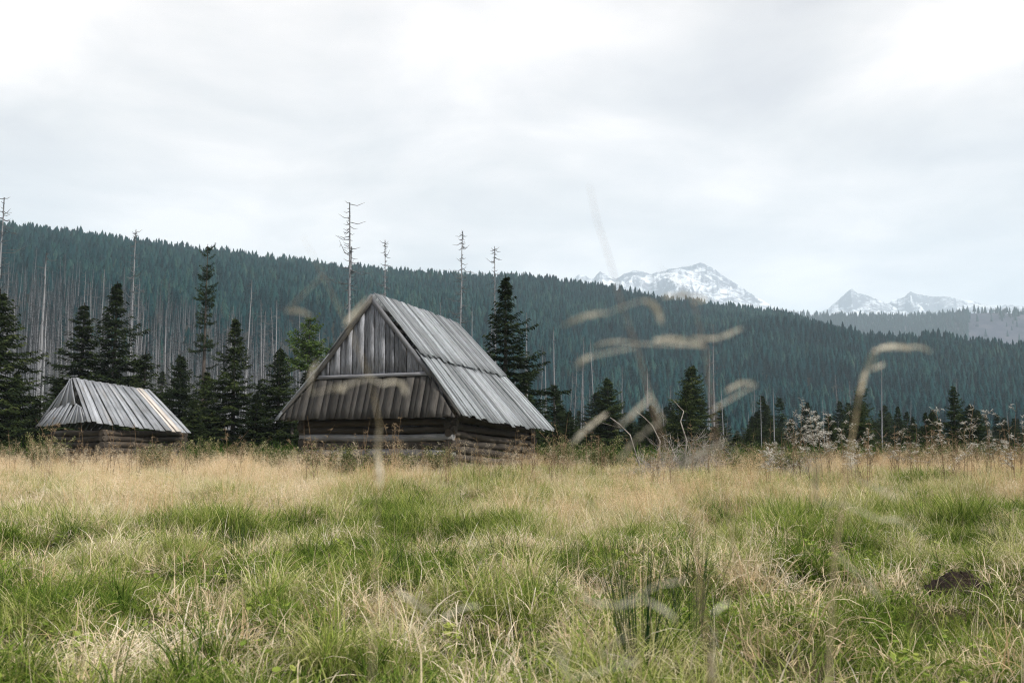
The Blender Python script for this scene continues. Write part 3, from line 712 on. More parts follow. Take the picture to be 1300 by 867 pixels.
for i in range(64):
    px_ = ys.uniform(-40, 1345) if i < 18 else ys.uniform(690, 1345)
    d_ = ys.uniform(50, 96); h_ = float(np.clip(ys.lognormal(1.22, .32), 1.8, 6.5)); x_ = (px_ - 650) / F * d_
    if 360 < px_ < 690: continue
    z_ = next(q_[1] for q_ in YZ if px_ < q_[0]); v_ = SPR[int(ys.integers(0, 4))]
    e = empty('young_spruce', (x_, d_, tz(x_, d_) - .1), ('taller' if h_ > 3.6 else 'low') + ' dark young spruce in the thicket ' + z_, 'tree', 'young spruces in the thicket ' + z_, ys.uniform(0, 6.28))
    e.scale = (h_ / 10 * ys.uniform(1.2, 1.8),) * 2 + (h_ / 10,)
    for nm, me in zip(('trunk', 'crown'), v_): link(nm, me, e)
n = 5200
px = rg.uniform(-250, 1550, n); d = np.sqrt(rg.uniform(85 ** 2, 330 ** 2, n)); x = (px - 650) / F * d
keep = (px > 560) | (rg.uniform(0, 1, n) < .35)
x, d = x[keep], d[keep]; n = len(x); hh = np.clip(rg.lognormal(1.15, .38, n), 1.5, 8) / 10
scatter('young_spruce_thicket', c_sp, np.stack([x, d, terrain(x, d, False) - .3], 1), np.stack([0 * x, 0 * x, rg.uniform(0, 6.28, n)], 1), np.stack([hh * 1.6, hh * 1.6, hh], 1),
        rg.integers(0, 4, n), np.clip(rg.normal(.3, .2, n), 0, 1), 'dark thicket of young spruces on the flat ground behind the meadow', 'thicket')
# rest of the dead stand, too many to count
n = 4200
px = rg.uniform(-160, 640, n); d = np.sqrt(rg.uniform(150 ** 2, 440 ** 2, n)); x = (px - 650) / F * d
keep = rg.uniform(0, 1, n) < np.interp(px, [-160, 330, 460, 560, 640], [1, .9, .45, .12, 0.03]) * np.interp(d, [150, 300, 440], [1, .8, .25])
x, d = x[keep], d[keep]; n = len(x); hh = np.clip(rg.normal(15, 3.5, n), 6, 22)
c_dead = proto_collection('far_dead', [snag_joined(k) for k in range(4)])
for o_ in c_dead.objects:
    o_.data.materials.clear(); o_.data.materials.append(M['grey_twigs']); o_.data.materials.append(M['grey_twigs'])
scatter('far_dead_spruce_stand', c_dead, np.stack([x, d, terrain(x, d, False) - .5], 1), np.stack([rg.normal(0, .02, n), rg.normal(0, .02, n), rg.uniform(0, 6.28, n)], 1),
        np.stack([hh * 1.0, hh * 1.0, hh], 1), rg.integers(0, 4, n), rg.uniform(0, 1, n), 'grey mass of dead spruces climbing the hillside left of the hut', 'dead forest')

# ------------------------------------------------------------------ timber pieces
def board(name, a, b, c, d, thick, nrm, mat, parent, seg=4, warp=0.0, seedv=None):
    """board with lower edge a-b, upper edge d-c (a under d), thickness towards nrm; grain runs a->d"""
    a, b, c, d, nrm = [np.asarray(p, float) for p in (a, b, c, d, nrm)]
    nrm = nrm / np.linalg.norm(nrm)
    V = []; ln = np.linalg.norm(d - a); wdt = np.linalg.norm(b - a); uvv = []
    for i in range(seg + 1):
        f = i / seg; off = nrm * (warp * math.sin(f * math.pi) + (random.uniform(-warp, warp) * 0.3 if warp else 0))
        l = a + (d - a) * f + off; r = b + (c - b) * f + off
        V += [l, r, r + nrm * thick, l + nrm * thick]
        uvv += [(0, f * ln), (wdt, f * ln), (wdt, f * ln), (0, f * ln)]
    Q = []
    for i in range(seg):
        o = i * 4
        for j in range(4):
            k = (j + 1) % 4; Q.append((o + j, o + k, o + 4 + k, o + 4 + j))
    e = seg * 4
    Q += [(0, 3, 2, 1), (e, e + 1, e + 2, e + 3)]
    uvs = [uvv[i] if not (qi == 3) else uvv[i] for qi, q_ in enumerate(Q) for i in q_]
    # sides need a little width in uv too
    return link(name, mesh_np(name, V, Q, mat, uv=uvs), parent)

def log(name, a, b, rad, mat, parent, taper=0.9, sides=12, seg=8, bend=0.02):
    a, b = np.asarray(a, float), np.asarray(b, float); d = b - a; ln = np.linalg.norm(d); d /= ln
    x = np.cross(d, [0, 0, 1.0]); x /= np.linalg.norm(x); y = np.cross(x, d)
    V = []; Q = []; uvv = []; ph = random.uniform(0, 6)
    for i in range(seg + 1):
        f = i / seg; c = a + d * ln * f + y * bend * math.sin(f * 7 + ph) + x * bend * math.cos(f * 5 + ph)
        r = rad * (1 + (taper - 1) * f) * random.uniform(0.96, 1.04)
        for k in range(sides):
            t_ = 2 * math.pi * k / sides; rk = r * (1 + 0.05 * math.sin(3 * t_ + ph))
            V.append(c + (x * math.cos(t_) + y * math.sin(t_)) * rk); uvv.append((2 * rad * math.pi * k / sides, f * ln))
    for i in range(seg):
        for k in range(sides):
            k2 = (k + 1) % sides; Q.append((i * sides + k, i * sides + k2, (i + 1) * sides + k2, (i + 1) * sides + k))
    uvs = [uvv[i] for q_ in Q for i in q_]
    n0 = len(V); V += [a, b]
    T = []
    for q_ in Q: T += [(q_[0], q_[1], q_[2]), (q_[0], q_[2], q_[3])]
    uvs = []
    for tq in T: uvs += [uvv[i] for i in tq]
    for k in range(sides):
        T.append((n0, (k + 1) % sides, k)); uvs += [(0.1, 0), (0.1 + .1 * math.cos(k), .1 * math.sin(k)), (0.1 + .1 * math.cos(k + 1), .1 * math.sin(k + 1))]
        e = seg * sides; T.append((n0 + 1, e + k, e + (k + 1) % sides)); uvs += [(0.1, 0), (0.1 + .1 * math.cos(k), .1 * math.sin(k)), (0.1 + .1 * math.cos(k + 1), .1 * math.sin(k + 1))]
    o = link(name, mesh_np(name, V, T, mat, uv=uvs), parent)
    sm = np.ones(len(T), bool); sm[-2 * sides:] = False; o.data.polygons.foreach_set('use_smooth', sm); return o

# ------------------------------------------------------------------ the hut
AZ = math.radians(24.39)
U = np.array([math.cos(AZ), -math.sin(AZ), 0]); Vv = np.array([math.sin(AZ), math.cos(AZ), 0])
APEX = np.array([-4.609, 33.0, 6.519]); SAG = -0.047
hut_g = tz(APEX[0], APEX[1])
HUTO = np.array([APEX[0], APEX[1], hut_g])
hut = empty('log_hut', tuple(HUTO), 'large weathered log hut with a steep grey board roof and a boarded gable', 'hut')
def H(u, v, z): return U * u + Vv * v + np.array([0, 0, z - hut_g + SAG * max(v, 0)])
EU, EZ = 3.56, 2.44            # eave
BU, BZ = 1.76, 6.52 - (6.52 - EZ) * 1.76 / EU
def zr(u): return 6.52 - (6.52 - EZ) * abs(u) / EU
def vfront(u):                   # roof verge flares forward over the skirt
    return -0.14 - 0.36 * max(0, (abs(u) - 2.2) / (EU - 2.2))
def vback(u): return 5.95 + 1.35 * abs(u) / EU
sl_n = np.array([0, 0, 0.0])
for side in (1, -1):
    nrm = U * side * (6.52 - EZ) + np.array([0, 0, EU]); nrm /= np.linalg.norm(nrm)
    for (u0, u1, lift, nb) in ((0.0, BU + 0.07, 0.075, 33), (BU - 0.10, EU, 0.0, 38)):
        def edge(u, f): return vfront(u) * (1 - f) + vback(u) * f
        cuts = np.cumsum(np.concatenate([[0], np.random.default_rng(int(nb + side)).uniform(0.55, 1.45, nb)])); cuts /= cuts[-1]
        for i in range(nb):
            f0, f1 = cuts[i], cuts[i + 1]; ov = -0.0012
            ub = u1 + random.uniform(-0.07, 0.06); ut = u0
            up = lift + (0.013 if random.random() < .5 else 0.0) + random.uniform(0, 0.02)
            f0 -= ov; f1 += ov; f0 += random.uniform(0, .0012)
            def pt(u, f):
                sag = -0.06 * math.sin(math.pi * min(max(f, 0), 1)) * (u / EU)
                return H(side * u, edge(u, f), zr(u) + sag)
            a_, b_, c_, d_ = pt(ub, f0), pt(ub, f1), pt(ut, f1 + random.uniform(-.004, .004)), pt(ut, f0)
            if lift and random.random() < 0.8:
                ext = nrm * 0 + np.array([0, 0, random.uniform(0.0, 0.05)]) - U * side * random.uniform(0, 0.04)
                c_ = c_ + ext; d_ = d_ + ext
            board('roof_plank', a_ + nrm * up, b_ + nrm * up, c_ + nrm * up, d_ + nrm * up, 0.026, nrm, M['roof'], hut, 5, 0.012)
    # under-roof sheathing battens, one per slope
    for k in range(6):
        uu = 0.4 + k * 0.58
        board('roof_batten', H(side * uu, vfront(uu) + .05, zr(uu) - .09), H(side * (uu + .1), vfront(uu) + .05, zr(uu + .1) - .09),
              H(side * (uu + .1), vback(uu) - .05, zr(uu + .1) - .09), H(side * uu, vback(uu) - .05, zr(uu) - .09), 0.05, nrm, M['verge'], hut, 1)
# barge boards along the front gable
def strip(name, u0, u1, v0, drop0, drop1, mat, th=0.035):
    """board along the roof line on the gable between u0 (top) and u1 (bottom)"""
    return board(name, H(u0, v0(u0), zr(u0) - drop0), H(u0, v0(u0), zr(u0) - drop1), H(u1, v0(u1), zr(u1) - drop1), H(u1, v0(u1), zr(u1) - drop0), th, -Vv, mat, hut, 6)
strip('barge_board', 0.0, -2.25, lambda u: vfront(u) + .02, -0.01, 0.22, M['verge'])
strip('barge_board', -2.25, -3.5, lambda u: vfront(u) + .02, -0.01, 0.12, M['verge'])
strip('barge_board', 0.0, 2.26, lambda u: vfront(u) + .03, 0.03, 0.27, M['beam'])
strip('barge_board', 2.2, 3.5, lambda u: vfront(u) + .02, -0.02, 0.10, M['verge'])
# gable boards
uc = [-2.15]
while uc[-1] < 2.1: uc.append(uc[-1] + random.choice((0.15, 0.19, 0.24, 0.28)))
for i in range(len(uc) - 1):
    u0, u1 = uc[i] + 0.008, min(uc[i + 1], 2.15) - 0.008
    vo = -0.004 - 0.03 * (i % 2) - random.uniform(0, .008)
    z0 = 3.86
    board('gable_plank', H(u0, vo, z0), H(u1, vo, z0), H(u1, vo, max(z0 + .02, zr(u1) - 0.10)), H(u0, vo, max(z0 + .02, zr(u0) - 0.10)), 0.025, -Vv, M['gable'], hut, 3, 0.004)
board('gable_backing', H(-2.2, .05, 3.7), H(2.2, .05, 3.7), H(0.02, .05, 6.38), H(-0.02, .05, 6.38), 0.02, Vv, M['verge'], hut, 1)
bm_ = board('tie_beam', H(-2.3, -0.04, 3.78), H(-2.3, -0.04, 3.90), H(2.28, -0.04, 3.90), H(2.28, -0.04, 3.78), 0.10, -Vv, M['beam'], hut, 5, 0.01)
# skirt roof under the gable
sk_n = np.array([0, 0, 0.5]) - Vv * 1.36; sk_n /= np.linalg.norm(sk_n)
uc = [-3.34]
while uc[-1] < 3.3: uc.append(uc[-1] + random.choice((0.22, 0.27, 0.31, 0.35)))
def hip(u):        # fraction up the skirt where the hip line cuts
    return 1.0 if abs(u) <= 2.2 else max(0.0, 1 - (abs(u) - 2.2) / (3.34 - 2.2))
def SK(u, f): return H(u, -0.52 + 0.46 * f, 2.42 + 1.38 * f)
for i in range(len(uc) - 1):
    u0, u1 = uc[i] + .004, min(uc[i + 1], 3.34) - .004
    if u1 - u0 < .05: continue
    lift = 0.018 * (i % 2) + random.uniform(0, .008); dz = random.uniform(-0.03, 0.0)
    f0, f1 = hip(u0), hip(u1)
    if u0 < -2.2: f0 = max(f0, 0.02)
    if u1 > 2.2: f1 = max(f1, 0.02)
    board('skirt_plank', SK(u0, dz) + sk_n * lift, SK(u1, dz) + sk_n * lift, SK(u1, f1) + sk_n * lift, SK(u0, f0) + sk_n * lift, 0.022, sk_n, M['skirt'], hut, 4, 0.006)
# pale end board at the lower left corner of the skirt, seen in the photograph
board('corner_plank', H(-3.52, -0.60, 2.40), H(-3.36, -0.62, 2.38), H(-3.22, -0.56, 2.66), H(-3.32, -0.52, 2.68), 0.03, sk_n, M['roof'], hut, 1)
# log walls
def log_wall(a, b, n, z0, dia, first_pale=(), over=0.16, off=0.0):
    a, b = np.array(a, float), np.array(b, float); d = (b - a) / np.linalg.norm(b - a)
    for i in range(n):
        z = z0 + off + i * dia
        pa = np.array([a[0], a[1]]) - d * (over + random.uniform(-.08, .08)); pb = np.array([b[0], b[1]]) + d * (over + random.uniform(-.08, .08))
        log('wall_log', H(pa[0], pa[1], z), H(pb[0], pb[1], z), dia * 0.52 * random.uniform(.93, 1.07), M['palelog'] if i in first_pale else M['log'], hut)
LD = 0.25; zb0 = hut_g + 0.16
nl = int((3.0 - zb0) / LD)
log_wall((-2.85, 0.15), (2.85, 0.15), nl, zb0, LD, (nl - 6, nl - 4))
log_wall((-2.85, 6.6), (2.85, 6.6), nl + 1, zb0, LD)
log_wall((2.85, 0.15), (2.85, 6.6), nl, zb0, LD, (), 0.16, LD / 2)
log_wall((-2.85, 0.15), (-2.85, 6.6), nl, zb0, LD, (), 0.16, LD / 2)
for (cu, cv) in ((-2.85, .15), (2.85, .15), (0.1, .15), (2.85, 6.6), (-2.85, 6.6), (2.85, 3.3)):   # foundation stones
    r_ = np.random.default_rng(int(100 + cu * 7 + cv * 3)); Vs = []; Ts = []
    for i in range(5):
        for k in range(8):
            rr = 0.24 * math.sin(math.pi * (i + .5) / 5) * r_.uniform(.85, 1.15) + .03
            Vs.append(H(cu + rr * math.cos(k * .785), cv + rr * math.sin(k * .785), hut_g - .1 + .06 * i))
    for i in range(4):
        for k in range(8):
            k2 = (k + 1) % 8; Ts += [(i * 8 + k, i * 8 + k2, i * 8 + 8 + k2), (i * 8 + k, i * 8 + 8 + k2, i * 8 + 8 + k)]
    for k in range(1, 7): Ts += [(32, 32 + k, 33 + k)]
    link('foundation_stone', mesh_np('foundation_stone', Vs, Ts, M['brush']), hut)
# rear gable boards
for i in range(16):
    u0 = -3.0 + i * .375; u1 = u0 + .36
    board('rear_plank', H(u0, 6.5, 2.3), H(u1, 6.5, 2.3), H(u1, 6.0, max(2.35, zr(u1) - .15)), H(u0, 6.0, max(2.35, zr(u0) - .15)), .025, Vv, M['gable'], hut, 1)

# ------------------------------------------------------------------ the small shed
sg = tz(P(150, 575, 37)[0], 37)
SO = P(150, 575, 37); SO[2] = sg
shed = empty('small_shed', tuple(SO), 'small low shed with a sagging grey board roof and two newer pale boards', 'shed')
def Q_(px, py, d): return P(px, py, d) - SO
rl, rr_ = Q_(91, 480, 37.2), Q_(189, 495.5, 41.0)      # ridge
el, er = Q_(110, 536, 35.2), Q_(242, 550.5, 39.6)       # near eave
bl_, br_ = rl + (rl - el) * np.array([1, 1, -1]) , rr_ + (rr_ - er) * np.array([1, 1, -1])   # back eave (mirror)
nrm = np.cross(er - el, rl - el); nrm /= np.linalg.norm(nrm); nrm = nrm if nrm[2] > 0 else -nrm
nb = 20
cuts = np.cumsum(np.concatenate([[0], np.random.default_rng(3).uniform(0.7, 1.3, nb)])); cuts /= cuts[-1]
for i in range(nb):
    f0, f1 = cuts[i] + .003, cuts[i + 1] - .003
    lift = 0.03 * (i % 2) + random.uniform(0, .02); e_ = random.uniform(-.02, .03)
    top = lambda f: rl + (rr_ - rl) * f + np.array([0, 0, -.05 * math.sin(math.pi * f)])
    bot = lambda f: el + (er - el) * f + (el - rl) * (e_ * .5) + np.array([0, 0, -.03 * math.sin(math.pi * f)])
    pale = i in (16, 17)
    board('roof_plank', bot(f0) + nrm * lift, bot(f1) + nrm * lift, top(f1) + nrm * lift, top(f0) + nrm * lift, .025, nrm, M['fresh'] if pale else M['shed_roof'], shed, 4, .012)
    if pale: COL.objects[-1]['label'] = 'newer pale pinkish roof board'
nrb = np.cross(br_ - bl_, rl - bl_); nrb /= np.linalg.norm(nrb); nrb = nrb if nrb[2] > 0 else -nrb
for i in range(nb):
    f0, f1 = cuts[i] + .003, cuts[i + 1] - .003
    l_ = .03 * (i % 2)
    board('roof_plank', bl_ + (br_ - bl_) * f0 + nrb * l_, bl_ + (br_ - bl_) * f1 + nrb * l_, rl + (rr_ - rl) * f1 + nrb * l_, rl + (rr_ - rl) * f0 + nrb * l_, .025, nrb, M['shed_roof'], shed, 2)
# hipped left end: an upper run of boards and a lower drooping skirt
c0 = Q_(91, 480, 37.2); c1 = Q_(66, 520, 37.8); c2 = Q_(46, 541, 37.6); c3 = Q_(80, 539, 36.0); c4 = el; c5 = Q_(104, 517, 35.9)
def fan(a0, a1, b0, b1, n, seedv, thick=.024):
    """boards between edge a0-a1 (lower) and b0-b1 (upper)"""
    nn = np.cross(np.asarray(a1) - a0, np.asarray(b0) - a0); nn /= np.linalg.norm(nn)
    if nn[1] > 0: nn = -nn
    for i in range(n):
        f0, f1 = i / n + .01, (i + 1) / n - .01; l_ = .022 * (i % 2) + random.uniform(0, .012)
        e_ = random.uniform(-.02, .06)
        lo = lambda f: a0 + (a1 - a0) * f + ((a0 + (a1 - a0) * f) - (b0 + (b1 - b0) * f)) * e_
        board('hip_plank', lo(f0) + nn * l_, lo(f1) + nn * l_, b0 + (b1 - b0) * f1 + nn * l_, b0 + (b1 - b0) * f0 + nn * l_, thick, nn, M['shed_roof'], shed, 2)
fan(c2, c3, c1, Q_(95, 510, 36.6), 7, 1)
fan(c3, Q_(112, 535, 35.3), Q_(97, 512, 36.4), c5, 7, 2)
fan(c1, Q_(97, 512, 36.4), c0 + np.array([-.04, 0, -.03]), c0 + np.array([0.03, -.02, -.05]), 6, 3)
log('barge_pole', c2 + np.array([0, .0, -.04]), c0 + np.array([0, 0, 0.0]), .035, M['shed_roof'], shed, .8, 6, 3, .01)
# shed walls: round logs set back under the eave
up_ = np.array([0, 0, 1.0])
wl = (el + np.array([0.25, 0.95, 0])); wr = (er + np.array([-.55, .75, 0])); bkl = bl_ + np.array([0.3, -.5, 0]); bkr = br_ + np.array([-.3, -.5, 0])
zt = min(wl[2], wr[2]) + 0.1
for (a_, b_) in ((wl, wr), (wr, bkr), (bkr, bkl), (bkl, wl)):
    for i in range(7):
        z_ = zt - .12 - i * .22
        a2, b2 = a_.copy(), b_.copy(); a2[2] = z_; b2[2] = z_ - (0.0); dd = (b2 - a2) / np.linalg.norm(b2 - a2) * .15
        log('wall_log', a2 - dd, b2 + dd, .115, M['log'], shed, .95, 9, 4)
pp = Q_(159.5, 548, 37.0); pb = Q_(159.5, 548, 37.0); pb[2] = -.2
log('prop_post', pb, pp, .055, M['palelog'], shed, .95, 8, 4, .008)
COL.objects[-1]['label'] = 'bleached upright post under the eave'
pp = Q_(232, 551, 39.2); pb = pp.copy(); pb[2] = -.2
log('prop_post', pb, pp, .06, M['log'], shed, .95, 8, 4, .008)

# ------------------------------------------------------------------ grass
def tuft(seed, n, rad, hmin, hmax, width, lean, curl, mat, seg=3, panicle=0, amin=0.0, amax=1.0, tipdry=0.25, clump=1.0):
    rg = np.random.default_rng(seed); V = []; T = []; A = []
    for i in range(n):
        az = rg.uniform(0, 6.283); rr = rad * math.sqrt(rg.uniform()); bx, by = rr * math.cos(az) * clump, rr * math.sin(az) * clump
        la = az + rg.normal(0, 0.9); h = rg.uniform(hmin, hmax)
        l0 = abs(rg.normal(0, lean)); cu = abs(rg.normal(curl, curl * .5 + .01)); wx = width * rg.uniform(.6, 1.3)
        fa = rg.uniform(0, 6.283); sx, sy = math.cos(fa) * wx, math.sin(fa) * wx
        p = np.array([bx, by, 0.0]); th = l0; av = rg.uniform(amin, amax); n0 = len(V)
        for s in range(seg + 1):
            f = s / seg; ww = (1 - f) ** 0.7 if s < seg else 0
            if s == seg: V.append(tuple(p)); A.append(min(1, av + tipdry))
            else:
                V.append((p[0] - sx * ww, p[1] - sy * ww, p[2])); V.append((p[0] + sx * ww, p[1] + sy * ww, p[2])); A += [min(1, av + tipdry * f * f)] * 2
            st = h / seg; p = p + np.array([math.cos(la) * math.sin(th) * st, math.sin(la) * math.sin(th) * st, math.cos(th) * st]); th += cu / seg * (1 + f)
        for s in range(seg - 1):
            a = n0 + 2 * s; T += [(a, a + 1, a + 3), (a, a + 3, a + 2)]
        a = n0 + 2 * (seg - 1); T.append((a, a + 1, a + 2))
        if panicle:
            tip = np.array(V[-1]); prev = (np.array(V[n0 + 2 * (seg - 1)]) + np.array(V[n0 + 2 * (seg - 1) + 1])) / 2
            for k in range(panicle):
                f = rg.uniform(0.1, 1.05); c = prev + (tip - prev) * f; L_ = h * 0.085 * rg.uniform(.5, 1.2) * (1.2 - f * .6)
                d = rg.normal(0, 1, 3); d[2] = abs(d[2]) * .6; d *= L_ / np.linalg.norm(d); w2 = rg.normal(0, 1, 3); w2 *= width * .8 / np.linalg.norm(w2)
                m0 = len(V); V += [tuple(c - w2 * .3), tuple(c + d * .8 - w2), tuple(c + d + w2)]; A += [min(1, av + .3)] * 3; T.append((m0, m0 + 1, m0 + 2))
    V = np.array(V); V[:, 2] = np.maximum(V[:, 2], 0.004)
    return mesh_np('tuft', V, np.array(T), mat, {'blade': A})

def field(n, ymin, ymax, seed, margin=2.0, power=1.0, xl=None, xr=None):
    rg = np.random.default_rng(seed)
    y = ymin + (ymax - ymin) * rg.uniform(0, 1, n * 2) ** power
    x = rg.uniform(-1, 1, n * 2) * (0.56 * y + margin)
    k = rg.permutation(n * 2)[:n]
    return x[k], y[k], rg
def in_hut(x, y, pad=0.0):
    du = (x - APEX[0]) * U[0] + (y - APEX[1]) * U[1]; dv = (x - APEX[0]) * Vv[0] + (y - APEX[1]) * Vv[1]
    return (np.abs(du) < 2.9 + pad) & (dv > 0.1 - pad) & (dv < 6.7 + pad)
def scr(x, y, h=0.0):
    z = terrain(x, y) + h; return 650 + F * x / y, 573 - F * (z - CZ) / y
MOLE = P(1221, 766, 8.9); MOLE[2] = tz(MOLE[0], MOLE[1])
MOLE2 = P(1127, 734, 10.5); MOLE2[2] = tz(MOLE2[0], MOLE2[1])
def clear(x, y):
    return ~((((x - MOLE[0] + .05) / .30) ** 2 + ((y - MOLE[1] + .26) / .56) ** 2) < 1) & ~(((x - MOLE2[0]) ** 2 + (y - MOLE2[1] + .1) ** 2) < .2 ** 2)
def dryness(x, y):
    """0 lush green .. 1 straw"""
    px, py = scr(x, y)
    nz = fbm(x / 2.1, y / 2.1, 51, 3); nz2 = fbm(x / 0.7, y / 0.7, 61, 2)
    base = 0.19 + 0.46 * sstep(9, 24, y)
    left = np.interp(px, [-100, 400, 435, 470], [0.42, 0.42, 0.08, 0.0]) * sstep(14.0, 18.5, y)
    mid = 0.30 * np.exp(-((px - 690) / 140) ** 2 - ((y - 13.5) / 3.2) ** 2)
    grn = -0.32 * np.exp(-((px - 500) / 170) ** 2 - ((y - 10.8) / 3) ** 2) - 0.28 * np.exp(-((px - 1120) / 150) ** 2 - ((y - 12) / 2) ** 2) - .25 * np.exp(-((px - 990) / 80) ** 2 - ((y - 26) / 4) ** 2)
    rt = 0.25 * sstep(24, 32, y) * sstep(850, 1000, px)
    return np.clip(base + left + mid + grn + rt + (nz - .5) * 1.5 + (nz2 - .5) * 1.2, 0, 1)
def put(name, coll, k, x, y, rg, s0, s1, tint, label, tilt=0.12, sink=0.01, hz=None, zscale=None):
    n = len(x); s = rg.uniform(s0, s1, n)
    if hz is not None: s = s * hz
    sc = np.stack([s, s, s * (zscale if zscale is not None else 1)], 1)
    print(name, n)
    return scatter(name, coll, np.stack([x, y, terrain(x, y) - sink], 1), np.stack([rg.normal(0, tilt, n), rg.normal(0, tilt, n), rg.uniform(0, 6.283, n)], 1), sc, rg.integers(0, k, n), tint, label, 'grass')

def clump(x, y, sc, sd, lo, hi):
    return np.clip((fbm(x / sc, y / sc, sd, 2, .4) - lo) / (hi - lo), 0, 1)
c = proto_collection('turf_tufts', [tuft(300 + i, 64, .14, .05, .17, .0036, .7, 1.3, M['grass'], 2) for i in range(6)])
x, y, rg = field(9500, 3.6, 17, 301, 1.8, 0.8); k_ = clear(x, y); x, y = x[k_], y[k_]; d = dryness(x, y)
put('short_turf', c, 6, x, y, rg, .7, 1.4, np.clip(.14 + d * .5 + rg.normal(0, .15, len(x)), 0, 1), 'short fine green turf covering the near meadow between the tussocks')
c = proto_collection('tussocks', [tuft(320 + i, 120, .09, .18, .52, .0034, .55, 1.9, M['grass'], 5, tipdry=.45) for i in range(7)])
x, y, rg = field(7500, 3.6, 30, 302, 2, 0.72)
cl_ = clump(x, y, .8, 71, .42, .62); k_ = (rg.uniform(0, 1, len(x)) < cl_) & clear(x, y) & ~in_hut(x, y); x, y, cl_ = x[k_], y[k_], cl_[k_]; d = dryness(x, y)
put('green_tussock_grass', c, 7, x, y, rg, .55, 1.1, np.clip(-.02 + d * .85 + rg.normal(0, .20, len(x)), 0, 1), 'arching green and yellowing tussock grass across the meadow', hz=.75 + .35 * cl_)
c = proto_collection('litter', [tuft(340 + i, 50, .22, .10, .42, .0034, 1.1, 2.1, M['straw'], 5, amin=.35) for i in range(6)])
x, y, rg = field(14000, 3.6, 34, 303, 2, 0.7); d = dryness(x, y)
k_ = (rg.uniform(0, 1, len(x)) < (.12 + .9 * d) * (.10 + 1.4 * clump(x, y, .9, 171, .42, .56))) & clear(x, y) & ~in_hut(x, y); x, y, d = x[k_], y[k_], d[k_]
put('matted_straw', c, 6, x, y, rg, .6, 1.3, np.clip(.35 + d * .7 + rg.normal(0, .25, len(x)), 0, 1), 'pale dead grass lying matted and tangled among the green tufts', .3, -.05)
c = proto_collection('straw_stems', [tuft(360 + i, 7, .14, .25, .62, .0022, .42, .7, M['straw'], 4, amin=.4) for i in range(6)])
x, y, rg = field(6500, 3.8, 30, 304, 2, 0.75); d = dryness(x, y)
k_ = (rg.uniform(0, 1, len(x)) < .15 + .6 * d) & clear(x, y) & ~in_hut(x, y); x, y, d = x[k_], y[k_], d[k_]
put('loose_straw_stems', c, 6, x, y, rg, .5, 1.1, np.clip(.5 + rg.normal(0, .25, len(x)), 0, 1), 'single dry straw stems sticking up out of the tussocks', .25)
c = proto_collection('arching_grass', [tuft(480 + i, 60, .07, .4, .78, .0042, .5, 2.0, M['grass'], 6, tipdry=.5, amax=.8) for i in range(6)])
x, y, rg = field(1500, 3.9, 22, 310, 2, 0.7); k_ = clear(x, y) & (clump(x, y, .8, 71, .42, .6) > rg.uniform(.2, .9, len(x))); x, y = x[k_], y[k_]; d = dryness(x, y)
put('coarse_arching_grass', c, 6, x, y, rg, .6, 1.0, np.clip(d * .9 + rg.normal(0, .2, len(x)), 0, 1), 'coarse long grass arching out of the larger tussocks', .1)
c = proto_collection('rough_far_grass', [tuft(380 + i, 90, .26, .14, .46, .0045, .45, 1.1, M['grass'], 3, tipdry=.35) for i in range(6)])
x, y, rg = field(16000, 13, 46, 305, 3, 0.8); k_ = ~in_hut(x, y); x, y = x[k_], y[k_]; d = dryness(x, y)
put('rough_meadow_grass', c, 6, x, y, rg, .5, 1.2, np.clip(d * .95 + rg.normal(0, .16, len(x)), 0, 1), 'knee high rough grass over the farther half of the meadow', hz=.6 + .7 * clump(x, y, 1.3, 271, .3, .65))
c = proto_collection('hair_grass', [tuft(400 + i, 26, .22, .45, .95, .0026, .20, .45, M['tan'], 4, panicle=14, amin=.2) for i in range(7)])
x, y, rg = field(16000, 14, 44, 306, 3, 0.75); d = dryness(x, y); px, py = scr(x, y)
dn = np.clip((d - .40) * 2.0, 0.02, 1) * (.15 + .85 * clump(x, y, 1.5, 371, .36, .6)) * np.where(px < 432, 1.5, .8)
k_ = (rg.uniform(0, 1, len(x)) < dn) & ~in_hut(x, y); x, y, d, px = x[k_], y[k_], d[k_], px[k_]
hz = (.55 + .7 * clump(x, y, 1.1, 88, .3, .7)) * np.interp(px, [-100, 425, 440, 600, 900, 1400], [.80, .80, .72, .76, .80, .86])
put('tall_tan_hair_grass', c, 7, x, y, rg, .7, 1.15, np.clip(.10 + .65 * fbm(x / 1.2, y / 1.2, 99, 3) + rg.normal(0, .18, len(x)) + .20 * (px < 430), 0, 1), 'tall tan seeding grass in a pale band in front of the hut and the shed', .10, .02, hz)
c = proto_collection('fringe_stems', [tuft(460 + i, 5, .3, .8, 1.35, .0032, .14, .4, M['straw'], 4, panicle=26, amin=.2) for i in range(6)])
x, y, rg = field(1500, 24, 38, 309, 3, 1); k_ = ~in_hut(x, y, .2) & (rg.uniform(0, 1, len(x)) < clump(x, y, 2.5, 471, .35, .6)); x, y = x[k_], y[k_]
put('fringe_seed_grass', c, 6, x, y, rg, .5, .95, rg.uniform(0, .9, len(x)), 'tall loose seeding grass along the ragged far fringe of the meadow', .12, .02)
# low scrub under the trees at the meadow edge
c = proto_collection('edge_scrub', [tuft(420 + i, 120, .5, .4, 1.15, .011, .5, .9, M['grass'], 3, amax=.3, tipdry=.1) for i in range(4)])
x, y, rg = field(5200, 38, 74, 307, 6, 1.0); k_ = ~in_hut(x, y, .3); x, y = x[k_], y[k_]
put('edge_undergrowth', c, 4, x, y, rg, .7, 1.5, np.clip(rg.normal(.10, .12, len(x)), 0, 1), 'dark rank undergrowth at the foot of the trees beyond the meadow')
